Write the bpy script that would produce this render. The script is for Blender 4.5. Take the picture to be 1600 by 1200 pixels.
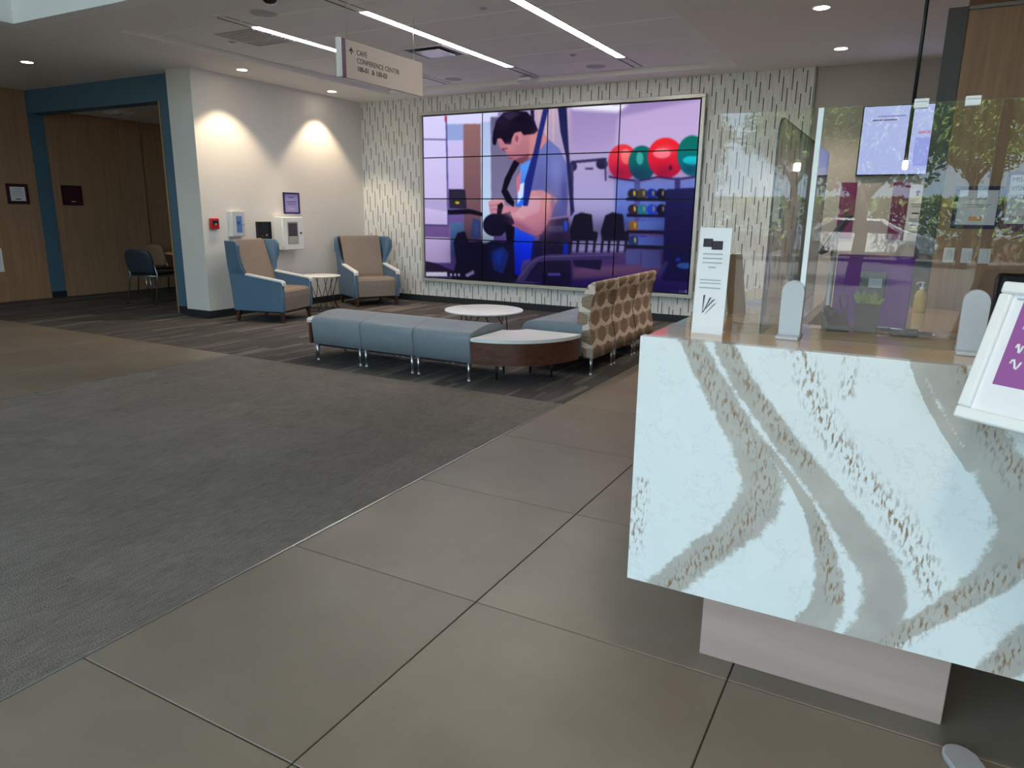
import bpy, bmesh, math, random
import numpy as np
from mathutils import Vector, Matrix, noise as mnoise

for o in list(bpy.data.objects):
    bpy.data.objects.remove(o, do_unlink=True)
scene = bpy.context.scene
COL = scene.collection
random.seed(7)
PI = math.pi

# ------------------------------------------------------------------ camera, sky, sun, exposure
CAM_H = 1.40
yaw, pit, rol, FPX = math.radians(28.613), math.radians(13.510), math.radians(-0.7395), 1109.1
fw = Vector((-math.sin(yaw) * math.cos(pit), math.cos(yaw) * math.cos(pit), -math.sin(pit)))
rt = Vector((math.cos(yaw), math.sin(yaw), 0))
dn = fw.cross(rt)
r2 = math.cos(rol) * rt + math.sin(rol) * dn
d2 = -math.sin(rol) * rt + math.cos(rol) * dn
cd = bpy.data.cameras.new('camera')
cam = bpy.data.objects.new('camera', cd)
COL.objects.link(cam)
M = Matrix.Identity(4)
for i in range(3):
    M[i][0], M[i][1], M[i][2] = r2[i], -d2[i], -fw[i]
M.translation = Vector((0, 0, CAM_H))
cam.matrix_world = M
cd.sensor_fit = 'HORIZONTAL'
cd.sensor_width = 36.0
cd.lens = 36.0 * FPX / 1600.0
cd.clip_start = 0.05
cd.clip_end = 300
scene.camera = cam

world = bpy.data.worlds.new('sky')
scene.world = world
world.use_nodes = True
bg = world.node_tree.nodes['Background']
bg.inputs[0].default_value = (0.62, 0.83, 1.0, 1)
bg.inputs[1].default_value = 3.7

sun_d = bpy.data.lights.new('sun_offscreen', 'SUN')
sun_d.energy = 60.0
sun_d.angle = math.radians(0.6)
sun_d.color = (1.0, 0.96, 0.90)
sun = bpy.data.objects.new('sun_offscreen', sun_d)
COL.objects.link(sun)
sun.rotation_euler = (math.radians(-22), math.radians(10), 0)   # shines from behind the building onto the trees

pd = bpy.data.lights.new('window_front_offscreen', 'AREA')
pd.shape = 'RECTANGLE'
pd.size, pd.size_y = 11.0, 4.6
pd.cycles.is_portal = True
portal = bpy.data.objects.new('window_front_offscreen', pd)
COL.objects.link(portal)
portal.location = (-2.1, -3.42, 2.4)
portal.rotation_euler = (PI / 2, 0, 0)

scene.view_settings.view_transform = 'Standard'
scene.view_settings.look = 'None'
scene.view_settings.gamma = 1.0
scene.view_settings.exposure = 0.6
scene.view_settings.use_curve_mapping = False
scene.cycles.max_bounces = 10
scene.cycles.diffuse_bounces = 5
scene.cycles.transparent_max_bounces = 16
scene.cycles.sample_clamp_indirect = 6.0
scene.cycles.use_denoising = True


# ------------------------------------------------------------------ helpers
def lin(c):
    c = c / 255.0
    return c / 12.92 if c <= 0.04045 else ((c + 0.055) / 1.055) ** 2.4


def S(r, g, b):
    return (lin(r), lin(g), lin(b), 1)


def nodes_of(name):
    m = bpy.data.materials.new(name)
    m.use_nodes = True
    return m, m.node_tree, m.node_tree.nodes['Principled BSDF']


def N(nt, t, **kw):
    n = nt.nodes.new(t)
    for k, v in kw.items():
        setattr(n, k, v)
    return n


def math_n(nt, op, a, b=None, c=None, clamp=False):
    n = nt.nodes.new('ShaderNodeMath')
    n.operation = op
    n.use_clamp = clamp
    for i, v in enumerate((a, b, c)):
        if v is None:
            continue
        if isinstance(v, (int, float)):
            n.inputs[i].default_value = v
        else:
            nt.links.new(v, n.inputs[i])
    return n.outputs[0]


def mixc(nt, f, a, b, blend='MIX'):
    n = nt.nodes.new('ShaderNodeMix')
    n.data_type = 'RGBA'
    n.blend_type = blend
    for sock, v in ((n.inputs[0], f), (n.inputs[6], a), (n.inputs[7], b)):
        if isinstance(v, (int, float)):
            sock.default_value = v
        elif isinstance(v, tuple):
            sock.default_value = v
        else:
            nt.links.new(v, sock)
    return n.outputs[2]


def mat(name, col, rough=0.5, metal=0.0, var=0.06, scale=8.0, bump=0.0, bscale=60.0, stretch=(1, 1, 1), coat=0.0, ior=1.45):
    m, nt, b = nodes_of(name)
    tc = N(nt, 'ShaderNodeTexCoord')
    mp = N(nt, 'ShaderNodeMapping')
    mp.inputs['Scale'].default_value = stretch
    nt.links.new(tc.outputs['Object'], mp.inputs[0])
    nz = N(nt, 'ShaderNodeTexNoise')
    nz.inputs['Scale'].default_value = scale
    nz.inputs['Detail'].default_value = 4
    nt.links.new(mp.outputs[0], nz.inputs['Vector'])
    lo = tuple(c * (1 - var) for c in col[:3]) + (1,)
    hi = tuple(min(1, c * (1 + var)) for c in col[:3]) + (1,)
    nt.links.new(mixc(nt, nz.outputs[0], lo, hi), b.inputs['Base Color'])
    b.inputs['Roughness'].default_value = rough
    b.inputs['Metallic'].default_value = metal
    b.inputs['IOR'].default_value = ior
    if coat:
        b.inputs['Coat Weight'].default_value = coat
        b.inputs['Coat Roughness'].default_value = 0.08
    if bump:
        n2 = N(nt, 'ShaderNodeTexNoise')
        n2.inputs['Scale'].default_value = bscale
        n2.inputs['Detail'].default_value = 5
        nt.links.new(mp.outputs[0], n2.inputs['Vector'])
        bp = N(nt, 'ShaderNodeBump')
        bp.inputs['Strength'].default_value = bump
        bp.inputs['Distance'].default_value = 0.01
        nt.links.new(n2.outputs[0], bp.inputs['Height'])
        nt.links.new(bp.outputs[0], b.inputs['Normal'])
    return m


def emit_mat(name, col, strength):
    m = bpy.data.materials.new(name)
    m.use_nodes = True
    nt = m.node_tree
    nt.nodes.clear()
    e = N(nt, 'ShaderNodeEmission')
    e.inputs[0].default_value = col
    e.inputs[1].default_value = strength
    o = N(nt, 'ShaderNodeOutputMaterial')
    nt.links.new(e.outputs[0], o.inputs[0])
    return m


def thin_glass(name, tint=(1, 1, 1, 1), f0=0.04, rough=0.0):
    m = bpy.data.materials.new(name)
    m.use_nodes = True
    nt = m.node_tree
    nt.nodes.clear()
    lw = N(nt, 'ShaderNodeLayerWeight')
    lw.inputs[0].default_value = 0.5
    p5 = math_n(nt, 'POWER', lw.outputs['Facing'], 5.0)
    f = math_n(nt, 'MULTIPLY_ADD', p5, 1 - f0, f0, clamp=True)
    t = N(nt, 'ShaderNodeBsdfTransparent')
    t.inputs[0].default_value = tint
    g = N(nt, 'ShaderNodeBsdfGlossy')
    g.inputs['Roughness'].default_value = rough
    mx = N(nt, 'ShaderNodeMixShader')
    nt.links.new(f, mx.inputs[0])
    nt.links.new(t.outputs[0], mx.inputs[1])
    nt.links.new(g.outputs[0], mx.inputs[2])
    o = N(nt, 'ShaderNodeOutputMaterial')
    nt.links.new(mx.outputs[0], o.inputs[0])
    return m


def bx(bm, x0, x1, y0, y1, z0, z1, mi=0, bev=0.0, seg=2):
    vs = [bm.verts.new((x, y, z)) for x in (x0, x1) for y in (y0, y1) for z in (z0, z1)]
    idx = ((0, 1, 3, 2), (4, 6, 7, 5), (0, 4, 5, 1), (2, 3, 7, 6), (0, 2, 6, 4), (1, 5, 7, 3))
    fs = []
    for f in idx:
        fc = bm.faces.new([vs[i] for i in f])
        fc.material_index = mi
        fs.append(fc)
    if bev:
        es = {e for f in fs for e in f.edges}
        r = bmesh.ops.bevel(bm, geom=list(es), offset=bev, segments=seg, affect='EDGES', profile=0.5)
        for f in r['faces']:
            f.material_index = mi
            f.smooth = True
    return vs


def prism(bm, pts, axis, a0, a1, mi=0, bev=0.0, seg=2, smooth=False):
    """extrude a 2D outline; axis 'x': pts are (y,z); 'y': (x,z); 'z': (x,y)"""
    def P(p, a):
        return {'x': (a, p[0], p[1]), 'y': (p[0], a, p[1]), 'z': (p[0], p[1], a)}[axis]
    A = [bm.verts.new(P(p, a0)) for p in pts]
    B = [bm.verts.new(P(p, a1)) for p in pts]
    n = len(pts)
    fs = [bm.faces.new(A), bm.faces.new(B[::-1])]
    sides = []
    for i in range(n):
        f = bm.faces.new((A[i], B[i], B[(i + 1) % n], A[(i + 1) % n]))
        f.smooth = smooth
        sides.append(f)
    fs += sides
    for f in fs:
        f.material_index = mi
    if bev:
        es = {e for f in fs[:2] for e in f.edges}
        r = bmesh.ops.bevel(bm, geom=list(es), offset=bev, segments=seg, affect='EDGES', profile=0.5)
        for f in r['faces']:
            f.material_index = mi
            f.smooth = True
    return fs


def lathe(bm, prof, cx=0, cy=0, seg=24, mi=0, smooth=True):
    """prof list of (r,z)"""
    rings = []
    for r, z in prof:
        if r < 1e-6:
            rings.append([bm.verts.new((cx, cy, z))])
        else:
            rings.append([bm.verts.new((cx + r * math.cos(2 * PI * i / seg), cy + r * math.sin(2 * PI * i / seg), z)) for i in range(seg)])
    for a, b in zip(rings, rings[1:]):
        for i in range(seg):
            j = (i + 1) % seg
            if len(a) == 1 and len(b) == 1:
                continue
            if len(a) == 1:
                f = bm.faces.new((a[0], b[j], b[i]))
            elif len(b) == 1:
                f = bm.faces.new((a[i], a[j], b[0]))
            else:
                f = bm.faces.new((a[i], a[j], b[j], b[i]))
            f.smooth = smooth
            f.material_index = mi


def tube(bm, pts, r, seg=8, mi=0, r_end=None):
    pts = [Vector(p) for p in pts]
    n = len(pts)
    rings = []
    up = None
    for k, p in enumerate(pts):
        d = (pts[min(k + 1, n - 1)] - pts[max(k - 1, 0)]).normalized()
        if up is None:
            up = Vector((0, 0, 1)) if abs(d.z) < 0.9 else Vector((1, 0, 0))
        s = d.cross(up).normalized()
        up = s.cross(d).normalized()
        rr = r if r_end is None else r + (r_end - r) * k / (n - 1)
        rings.append([bm.verts.new(p + rr * (math.cos(2 * PI * i / seg) * s + math.sin(2 * PI * i / seg) * up)) for i in range(seg)])
    for a, b in zip(rings, rings[1:]):
        for i in range(seg):
            j = (i + 1) % seg
            f = bm.faces.new((a[i], a[j], b[j], b[i]))
            f.smooth = True
            f.material_index = mi
    bm.faces.new(rings[0][::-1]).material_index = mi
    bm.faces.new(rings[-1]).material_index = mi


def obj(name, bm, mats, parent=None, loc=None, fix=True):
    if fix:
        bmesh.ops.recalc_face_normals(bm, faces=bm.faces)
    me = bpy.data.meshes.new(name)
    bm.to_mesh(me)
    bm.free()
    for m in (mats if isinstance(mats, (list, tuple)) else [mats]):
        me.materials.append(m)
    o = bpy.data.objects.new(name, me)
    COL.objects.link(o)
    if parent:
        o.parent = parent
    if loc:
        o.location = loc
    return o


def NB():
    return bmesh.new()


def box_obj(name, m, b, parent=None, bev=0.0, seg=2):
    bm = NB()
    bx(bm, *b, bev=bev, seg=seg)
    return obj(name, bm, m, parent)


def tag(o, label, cat, group=None):
    o['label'] = label
    o['category'] = cat
    if group:
        o['group'] = group
    return o


def thing(name, label, cat, loc=(0, 0, 0), rz=0.0, group=None):
    o = bpy.data.objects.new(name, None)
    COL.objects.link(o)
    o.location = loc
    o.rotation_euler = (0, 0, rz)
    o.empty_display_size = 0.1
    return tag(o, label, cat, group)


def struct(o):
    o['kind'] = 'structure'
    return o


def dup(root, loc, rz, label=None, group=None):
    r = root.copy()
    COL.objects.link(r)
    r.location = loc
    r.rotation_euler = (0, 0, rz)
    if label:
        r['label'] = label
    if group:
        r['group'] = group
    for ch in list(root.children):
        c = ch.copy()
        COL.objects.link(c)
        c.parent = r
        for g in ch.children:
            d = g.copy()
            COL.objects.link(d)
            d.parent = c
    return r


FACE_X = Matrix(((0, 0, 1, 0), (1, 0, 0, 0), (0, 1, 0, 0), (0, 0, 0, 1)))      # reads along +Y, faces +X
FACE_NY = Matrix(((1, 0, 0, 0), (0, 0, -1, 0), (0, 1, 0, 0), (0, 0, 0, 1)))    # reads along +X, faces -Y


def text(name, body, size, m, parent, matrix, align='LEFT', bold=0.0, squash=1.0):
    cu = bpy.data.curves.new(name, 'FONT')
    cu.body = body
    cu.size = size
    cu.align_x = align
    cu.offset = bold
    cu.extrude = 0.0008
    t = bpy.data.objects.new(name, cu)
    COL.objects.link(t)
    dg = bpy.context.evaluated_depsgraph_get()
    me = bpy.data.meshes.new_from_object(t.evaluated_get(dg))
    bpy.data.objects.remove(t, do_unlink=True)
    me.transform(matrix @ Matrix.Diagonal((squash, 1, 1, 1)))
    me.materials.clear()
    me.materials.append(m)
    o = bpy.data.objects.new(name, me)
    COL.objects.link(o)
    o.parent = parent
    return o


# ------------------------------------------------------------------ materials
M_WHITE = mat('painted plaster white', (0.74, 0.72, 0.69, 1), 0.7, var=0.02, scale=3, bump=0.05, bscale=120)
M_CEIL = mat('ceiling paint', (0.84, 0.82, 0.79, 1), 0.85, var=0.03, scale=2)
M_CEILP = mat('acoustic ceiling panel', (0.86, 0.86, 0.85, 1), 0.9, var=0.04, scale=3, bump=0.15, bscale=180)
M_CGAP = mat('white ceiling joint', (0.93, 0.93, 0.92, 1), 0.7, var=0.02)
M_WELL = mat('lightwell white paint', (0.86, 0.87, 0.88, 1), 0.7, var=0.01)
M_GREIGE = mat('greige wall paint', (0.50, 0.46, 0.42, 1), 0.75, var=0.03, scale=2)
M_BLUE = mat('slate blue paint', S(78, 110, 132), 0.6, var=0.03, scale=2)
M_BASE = mat('dark rubber baseboard', (0.022, 0.025, 0.03, 1), 0.5, var=0.1)
M_BLACK = mat('black plastic', (0.012, 0.012, 0.014, 1), 0.45, var=0.1)
M_BLACKM = mat('black metal wire', (0.012, 0.012, 0.013, 1), 0.35, var=0.1)
M_DGREY = mat('dark grey plastic', (0.06, 0.062, 0.068, 1), 0.45, var=0.08)
M_METAL = mat('brushed steel', (0.55, 0.56, 0.58, 1), 0.3, metal=1.0, var=0.05)
M_GREYM = mat('grey painted metal', (0.42, 0.43, 0.45, 1), 0.4, metal=0.4, var=0.04)
M_TRIMG = mat('grey aluminium trim', (0.30, 0.30, 0.29, 1), 0.4, metal=0.5, var=0.04)
M_LAM = mat('white laminate', (0.83, 0.83, 0.82, 1), 0.28, var=0.015)
M_PLAS = mat('white plastic', (0.80, 0.80, 0.79, 1), 0.35, var=0.015)
M_VINYL = mat('grey blue vinyl upholstery', S(132, 141, 150), 0.42, var=0.04, scale=5, bump=0.06, bscale=250)
M_CHBLUE = mat('blue vinyl upholstery', S(88, 116, 142), 0.38, var=0.04, scale=5, bump=0.06, bscale=250)
M_RED = mat('red plastic', (0.55, 0.015, 0.02, 1), 0.35, var=0.05)
M_PURPLE = mat('purple panel fabric', S(118, 58, 148), 0.7, var=0.06, bump=0.1, bscale=300)
M_MAGENTA = mat('plum painted panel', S(120, 28, 92), 0.5, var=0.04)
M_NAVY = mat('navy purple mount', S(44, 32, 84), 0.5, var=0.05)
M_PAPER = mat('white paper', (0.80, 0.80, 0.82, 1), 0.7, var=0.015)
M_PAPERB = mat('lilac paper', S(150, 146, 205), 0.6, var=0.02)
M_INK = mat('dark grey ink', (0.035, 0.03, 0.04, 1), 0.7, var=0.05)
M_INKL = mat('pale grey ink', (0.42, 0.44, 0.48, 1), 0.7, var=0.05)
M_ORANGE = mat('orange ink', S(235, 165, 95), 0.7, var=0.05)
M_SIGN = mat('warm grey sign panel', S(190, 176, 166), 0.4, var=0.02)
M_SIGNP = mat('deep purple sign band', S(78, 22, 84), 0.4, var=0.04)
M_LEAF = mat('green leaves', (0.15, 0.225, 0.05, 1), 0.6, var=0.5, scale=3)
M_BARK = mat('tree bark', (0.12, 0.08, 0.05, 1), 0.9, var=0.3, bump=0.5, bscale=20)
M_WGLASS = thin_glass('window glass', (0.96, 0.985, 0.98, 1))
M_ACRYL = thin_glass('clear acrylic', (0.96, 0.955, 0.955, 1), 0.036)
M_ACEDGE = mat('polished acrylic edge', (0.80, 0.84, 0.84, 1), 0.2, var=0.02)


def wood(name, c0, c1, rough=0.45, vertical=True, coat=0.0, gscale=14.0):
    m, nt, b = nodes_of(name)
    tc = N(nt, 'ShaderNodeTexCoord')
    mp = N(nt, 'ShaderNodeMapping')
    mp.inputs['Scale'].default_value = (gscale, gscale, 0.5) if vertical else (0.5, gscale, gscale)
    nt.links.new(tc.outputs['Object'], mp.inputs[0])
    nz = N(nt, 'ShaderNodeTexNoise')
    nz.inputs['Scale'].default_value = 2.2
    nz.inputs['Detail'].default_value = 7
    nz.inputs['Distortion'].default_value = 0.6
    nt.links.new(mp.outputs[0], nz.inputs['Vector'])
    cr = N(nt, 'ShaderNodeValToRGB')
    cr.color_ramp.elements[0].position = 0.32
    cr.color_ramp.elements[0].color = c0
    cr.color_ramp.elements[1].position = 0.68
    cr.color_ramp.elements[1].color = c1
    nt.links.new(nz.outputs[0], cr.inputs[0])
    nt.links.new(cr.outputs[0], b.inputs['Base Color'])
    b.inputs['Roughness'].default_value = rough
    b.inputs['Coat Weight'].default_value = coat
    return m


M_WOODW = wood('oak veneer wall panel', S(156, 120, 92), S(174, 138, 108), 0.5)
M_WOODJ = wood('oak jamb edge', S(150, 122, 94), S(170, 140, 108), 0.5)
M_WALNUT = wood('walnut veneer', S(72, 40, 28), S(98, 56, 40), 0.35, vertical=False)
M_WLEG = wood('walnut leg', S(60, 34, 24), S(84, 50, 36), 0.4)
M_TAN = wood('tan maple laminate', S(205, 165, 128), S(222, 184, 148), 0.16, vertical=False, coat=0.5, gscale=6)
M_TANT = wood('maple table top', S(205, 150, 92), S(222, 170, 110), 0.4, vertical=False, gscale=6)
M_PALE = wood('pale ash veneer', S(176, 150, 141), S(190, 164, 153), 0.45, vertical=False, gscale=5)


def fabric(name, c, c2, sc=260):
    m, nt, b = nodes_of(name)
    tc = N(nt, 'ShaderNodeTexCoord')
    mp = N(nt, 'ShaderNodeMapping')
    mp.inputs['Scale'].default_value = (1, 1, 0.25)
    nt.links.new(tc.outputs['Object'], mp.inputs[0])
    nz = N(nt, 'ShaderNodeTexNoise')
    nz.inputs['Scale'].default_value = sc
    nt.links.new(mp.outputs[0], nz.inputs['Vector'])
    nt.links.new(mixc(nt, nz.outputs[0], c, c2), b.inputs['Base Color'])
    bp = N(nt, 'ShaderNodeBump')
    bp.inputs['Strength'].default_value = 0.25
    bp.inputs['Distance'].default_value = 0.004
    nt.links.new(nz.outputs[0], bp.inputs['Height'])
    nt.links.new(bp.outputs[0], b.inputs['Normal'])
    b.inputs['Roughness'].default_value = 0.9
    return m


M_TWEED = fabric('taupe woven fabric', S(112, 100, 92), S(160, 146, 134), 150)


def floor_mat(name, c_lo, c_hi, rough, big, streak=None, bump=0.0, objvar=0.08, spec=0.5, light=None):
    """c_lo..c_hi tone clouds, per piece variation, optional streaks along Y"""
    m, nt, b = nodes_of(name)
    geo = N(nt, 'ShaderNodeNewGeometry')
    oi = N(nt, 'ShaderNodeObjectInfo')
    nz = N(nt, 'ShaderNodeTexNoise')
    nz.inputs['Scale'].default_value = big
    nz.inputs['Detail'].default_value = 6
    nz.inputs['Roughness'].default_value = 0.6
    add = N(nt, 'ShaderNodeVectorMath', operation='ADD')
    cmb = N(nt, 'ShaderNodeCombineXYZ')
    nt.links.new(math_n(nt, 'MULTIPLY', oi.outputs['Random'], 40.0), cmb.inputs[2])
    nt.links.new(geo.outputs['Position'], add.inputs[0])
    nt.links.new(cmb.outputs[0], add.inputs[1])
    nt.links.new(add.outputs[0], nz.inputs['Vector'])
    fac = math_n(nt, 'MULTIPLY_ADD', math_n(nt, 'SUBTRACT', nz.outputs[0], 0.5), 2.2, 0.5, clamp=True)
    if streak:
        mp = N(nt, 'ShaderNodeMapping')
        mp.inputs['Scale'].default_value = streak
        nt.links.new(add.outputs[0], mp.inputs[0])
        n2 = N(nt, 'ShaderNodeTexNoise')
        n2.inputs['Scale'].default_value = 1.0
        n2.inputs['Detail'].default_value = 5
        n2.inputs['Roughness'].default_value = 0.7
        nt.links.new(mp.outputs[0], n2.inputs['Vector'])
        f2 = math_n(nt, 'MULTIPLY_ADD', math_n(nt, 'SUBTRACT', n2.outputs[0], 0.5), 3.0, 0.5, clamp=True)
        fac = math_n(nt, 'MULTIPLY_ADD', f2, 0.7, math_n(nt, 'MULTIPLY', fac, 0.3), clamp=True)
    col = mixc(nt, fac, c_lo, c_hi)
    if light:
        mp3 = N(nt, 'ShaderNodeMapping')
        mp3.inputs['Scale'].default_value = (7.0, 0.55, 1.0)
        nt.links.new(add.outputs[0], mp3.inputs[0])
        n3 = N(nt, 'ShaderNodeTexNoise')
        n3.inputs['Scale'].default_value = 1.0
        n3.inputs['Detail'].default_value = 2
        nt.links.new(mp3.outputs[0], n3.inputs['Vector'])
        f3 = math_n(nt, 'MULTIPLY', math_n(nt, 'SUBTRACT', n3.outputs[0], 0.53), 5.0, clamp=True)
        col = mixc(nt, f3, col, light)
    v = math_n(nt, 'MULTIPLY_ADD', oi.outputs['Random'], 2 * objvar, 1 - objvar)
    cv = N(nt, 'ShaderNodeCombineXYZ')
    for i in range(3):
        nt.links.new(v, cv.inputs[i])
    nt.links.new(mixc(nt, 1.0, col, cv.outputs[0], 'MULTIPLY'), b.inputs['Base Color'])
    b.inputs['Roughness'].default_value = rough
    b.inputs['Specular IOR Level'].default_value = spec
    if bump:
        n4 = N(nt, 'ShaderNodeTexNoise')
        n4.inputs['Scale'].default_value = 150
        nt.links.new(geo.outputs['Position'], n4.inputs['Vector'])
        bp = N(nt, 'ShaderNodeBump')
        bp.inputs['Strength'].default_value = bump
        bp.inputs['Distance'].default_value = 0.01
        nt.links.new(n4.outputs[0], bp.inputs['Height'])
        nt.links.new(bp.outputs[0], b.inputs['Normal'])
    return m


M_TILE = floor_mat('taupe porcelain tile', S(122, 109, 95), S(142, 129, 114), 0.36, 1.6, objvar=0.05)
M_WALKOFF = floor_mat('grey walk off carpet', S(102, 94, 87), S(144, 134, 126), 0.95, 5.0, streak=(150, 14, 1), bump=0.5, objvar=0.06, spec=0.1)
M_CARPET = floor_mat('dark striated carpet', S(74, 70, 69), S(100, 95, 92), 0.95, 4.0, streak=(40, 1.5, 1), bump=0.5, objvar=0.1, spec=0.1, light=S(134, 126, 120))
M_GROUT = mat('dark grout', (0.06, 0.055, 0.05, 1), 0.9, var=0.1)


def dash_mat():
    m, nt, b = nodes_of('white wall panel with vertical slots')
    geo = N(nt, 'ShaderNodeNewGeometry')
    sx = N(nt, 'ShaderNodeSeparateXYZ')
    nt.links.new(geo.outputs['Position'], sx.inputs[0])
    tot = None
    for pitch, off, length, duty, wdt, amt in ((0.052, 0.0, 0.52, 0.46, 0.115, 1.0), (0.026, 0.5, 0.40, 0.40, 0.13, 0.32)):
        u = math_n(nt, 'ADD', math_n(nt, 'DIVIDE', sx.outputs[0], pitch), off)
        col = math_n(nt, 'FLOOR', u)
        wn = N(nt, 'ShaderNodeTexWhiteNoise', noise_dimensions='1D')
        nt.links.new(math_n(nt, 'ADD', col, off * 7.3), wn.inputs['W'])
        v = math_n(nt, 'ADD', math_n(nt, 'DIVIDE', sx.outputs[2], length), math_n(nt, 'ADD', math_n(nt, 'MULTIPLY', col, 0.382), math_n(nt, 'MULTIPLY', wn.outputs['Value'], 0.22)))
        inx = math_n(nt, 'LESS_THAN', math_n(nt, 'ABSOLUTE', math_n(nt, 'SUBTRACT', math_n(nt, 'FRACT', u), 0.5)), wdt)
        row = math_n(nt, 'FLOOR', v)
        w2 = N(nt, 'ShaderNodeTexWhiteNoise', noise_dimensions='2D')
        cb = N(nt, 'ShaderNodeCombineXYZ')
        nt.links.new(col, cb.inputs[0])
        nt.links.new(row, cb.inputs[1])
        nt.links.new(cb.outputs[0], w2.inputs['Vector'])
        dl = math_n(nt, 'MULTIPLY_ADD', w2.outputs['Value'], 0.22, duty - 0.14)
        iny = math_n(nt, 'LESS_THAN', math_n(nt, 'FRACT', v), dl)
        a = math_n(nt, 'MULTIPLY', math_n(nt, 'MULTIPLY', inx, iny), amt)
        tot = a if tot is None else math_n(nt, 'MAXIMUM', tot, a)
    nt.links.new(mixc(nt, tot, (0.79, 0.79, 0.775, 1), (0.08, 0.08, 0.09, 1)), b.inputs['Base Color'])
    b.inputs['Roughness'].default_value = 0.55
    bp = N(nt, 'ShaderNodeBump', invert=True)
    bp.inputs['Strength'].default_value = 0.6
    bp.inputs['Distance'].default_value = 0.006
    nt.links.new(tot, bp.inputs['Height'])
    nt.links.new(bp.outputs[0], b.inputs['Normal'])
    return m


M_DASH = dash_mat()


def hex_mat():
    m, nt, b = nodes_of('honeycomb pattern fabric')
    tc = N(nt, 'ShaderNodeTexCoord')
    sp = N(nt, 'ShaderNodeSeparateXYZ')
    nt.links.new(tc.outputs['Object'], sp.inputs[0])
    yy = math_n(nt, 'ADD', sp.outputs[1], math_n(nt, 'MULTIPLY', sp.outputs[0], 1.0))
    x = math_n(nt, 'DIVIDE', yy, 0.262)
    y = math_n(nt, 'DIVIDE', sp.outputs[2], 0.176)
    R3 = 1.7320508
    def cell(ox, oy):
        gx = math_n(nt, 'SUBTRACT', math_n(nt, 'FLOORED_MODULO', math_n(nt, 'ADD', x, 50.0 + ox), 1.0), 0.5)
        gy = math_n(nt, 'SUBTRACT', math_n(nt, 'FLOORED_MODULO', math_n(nt, 'ADD', y, 50.0 + oy), R3), R3 / 2)
        d = math_n(nt, 'MAXIMUM', math_n(nt, 'ABSOLUTE', gx),
                   math_n(nt, 'ADD', math_n(nt, 'MULTIPLY', math_n(nt, 'ABSOLUTE', gx), 0.5),
                          math_n(nt, 'MULTIPLY', math_n(nt, 'ABSOLUTE', gy), 0.8660254)))
        return d
    d = math_n(nt, 'MINIMUM', cell(0, 0), cell(0.5, R3 / 2))
    wv = N(nt, 'ShaderNodeTexNoise')
    mp = N(nt, 'ShaderNodeMapping')
    mp.inputs['Scale'].default_value = (2, 2, 90)
    nt.links.new(tc.outputs['Object'], mp.inputs[0])
    wv.inputs['Scale'].default_value = 1.0
    nt.links.new(mp.outputs[0], wv.inputs['Vector'])
    brown = mixc(nt, wv.outputs[0], S(122, 98, 80), S(176, 150, 126))
    taupe = mixc(nt, wv.outputs[0], S(166, 150, 140), S(200, 184, 174))
    f1 = math_n(nt, 'GREATER_THAN', d, 0.350)
    f2 = math_n(nt, 'GREATER_THAN', d, 0.362)
    zc = math_n(nt, 'GREATER_THAN', math_n(nt, 'SINE', math_n(nt, 'MULTIPLY', sp.outputs[2], 39.2)), -0.1)
    lightc = mixc(nt, zc, S(230, 214, 198), taupe)
    c = mixc(nt, f1, brown, S(120, 100, 86))
    c = mixc(nt, f2, c, lightc)
    nt.links.new(c, b.inputs['Base Color'])
    b.inputs['Roughness'].default_value = 0.75
    return m


M_HEX = hex_mat()


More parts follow.
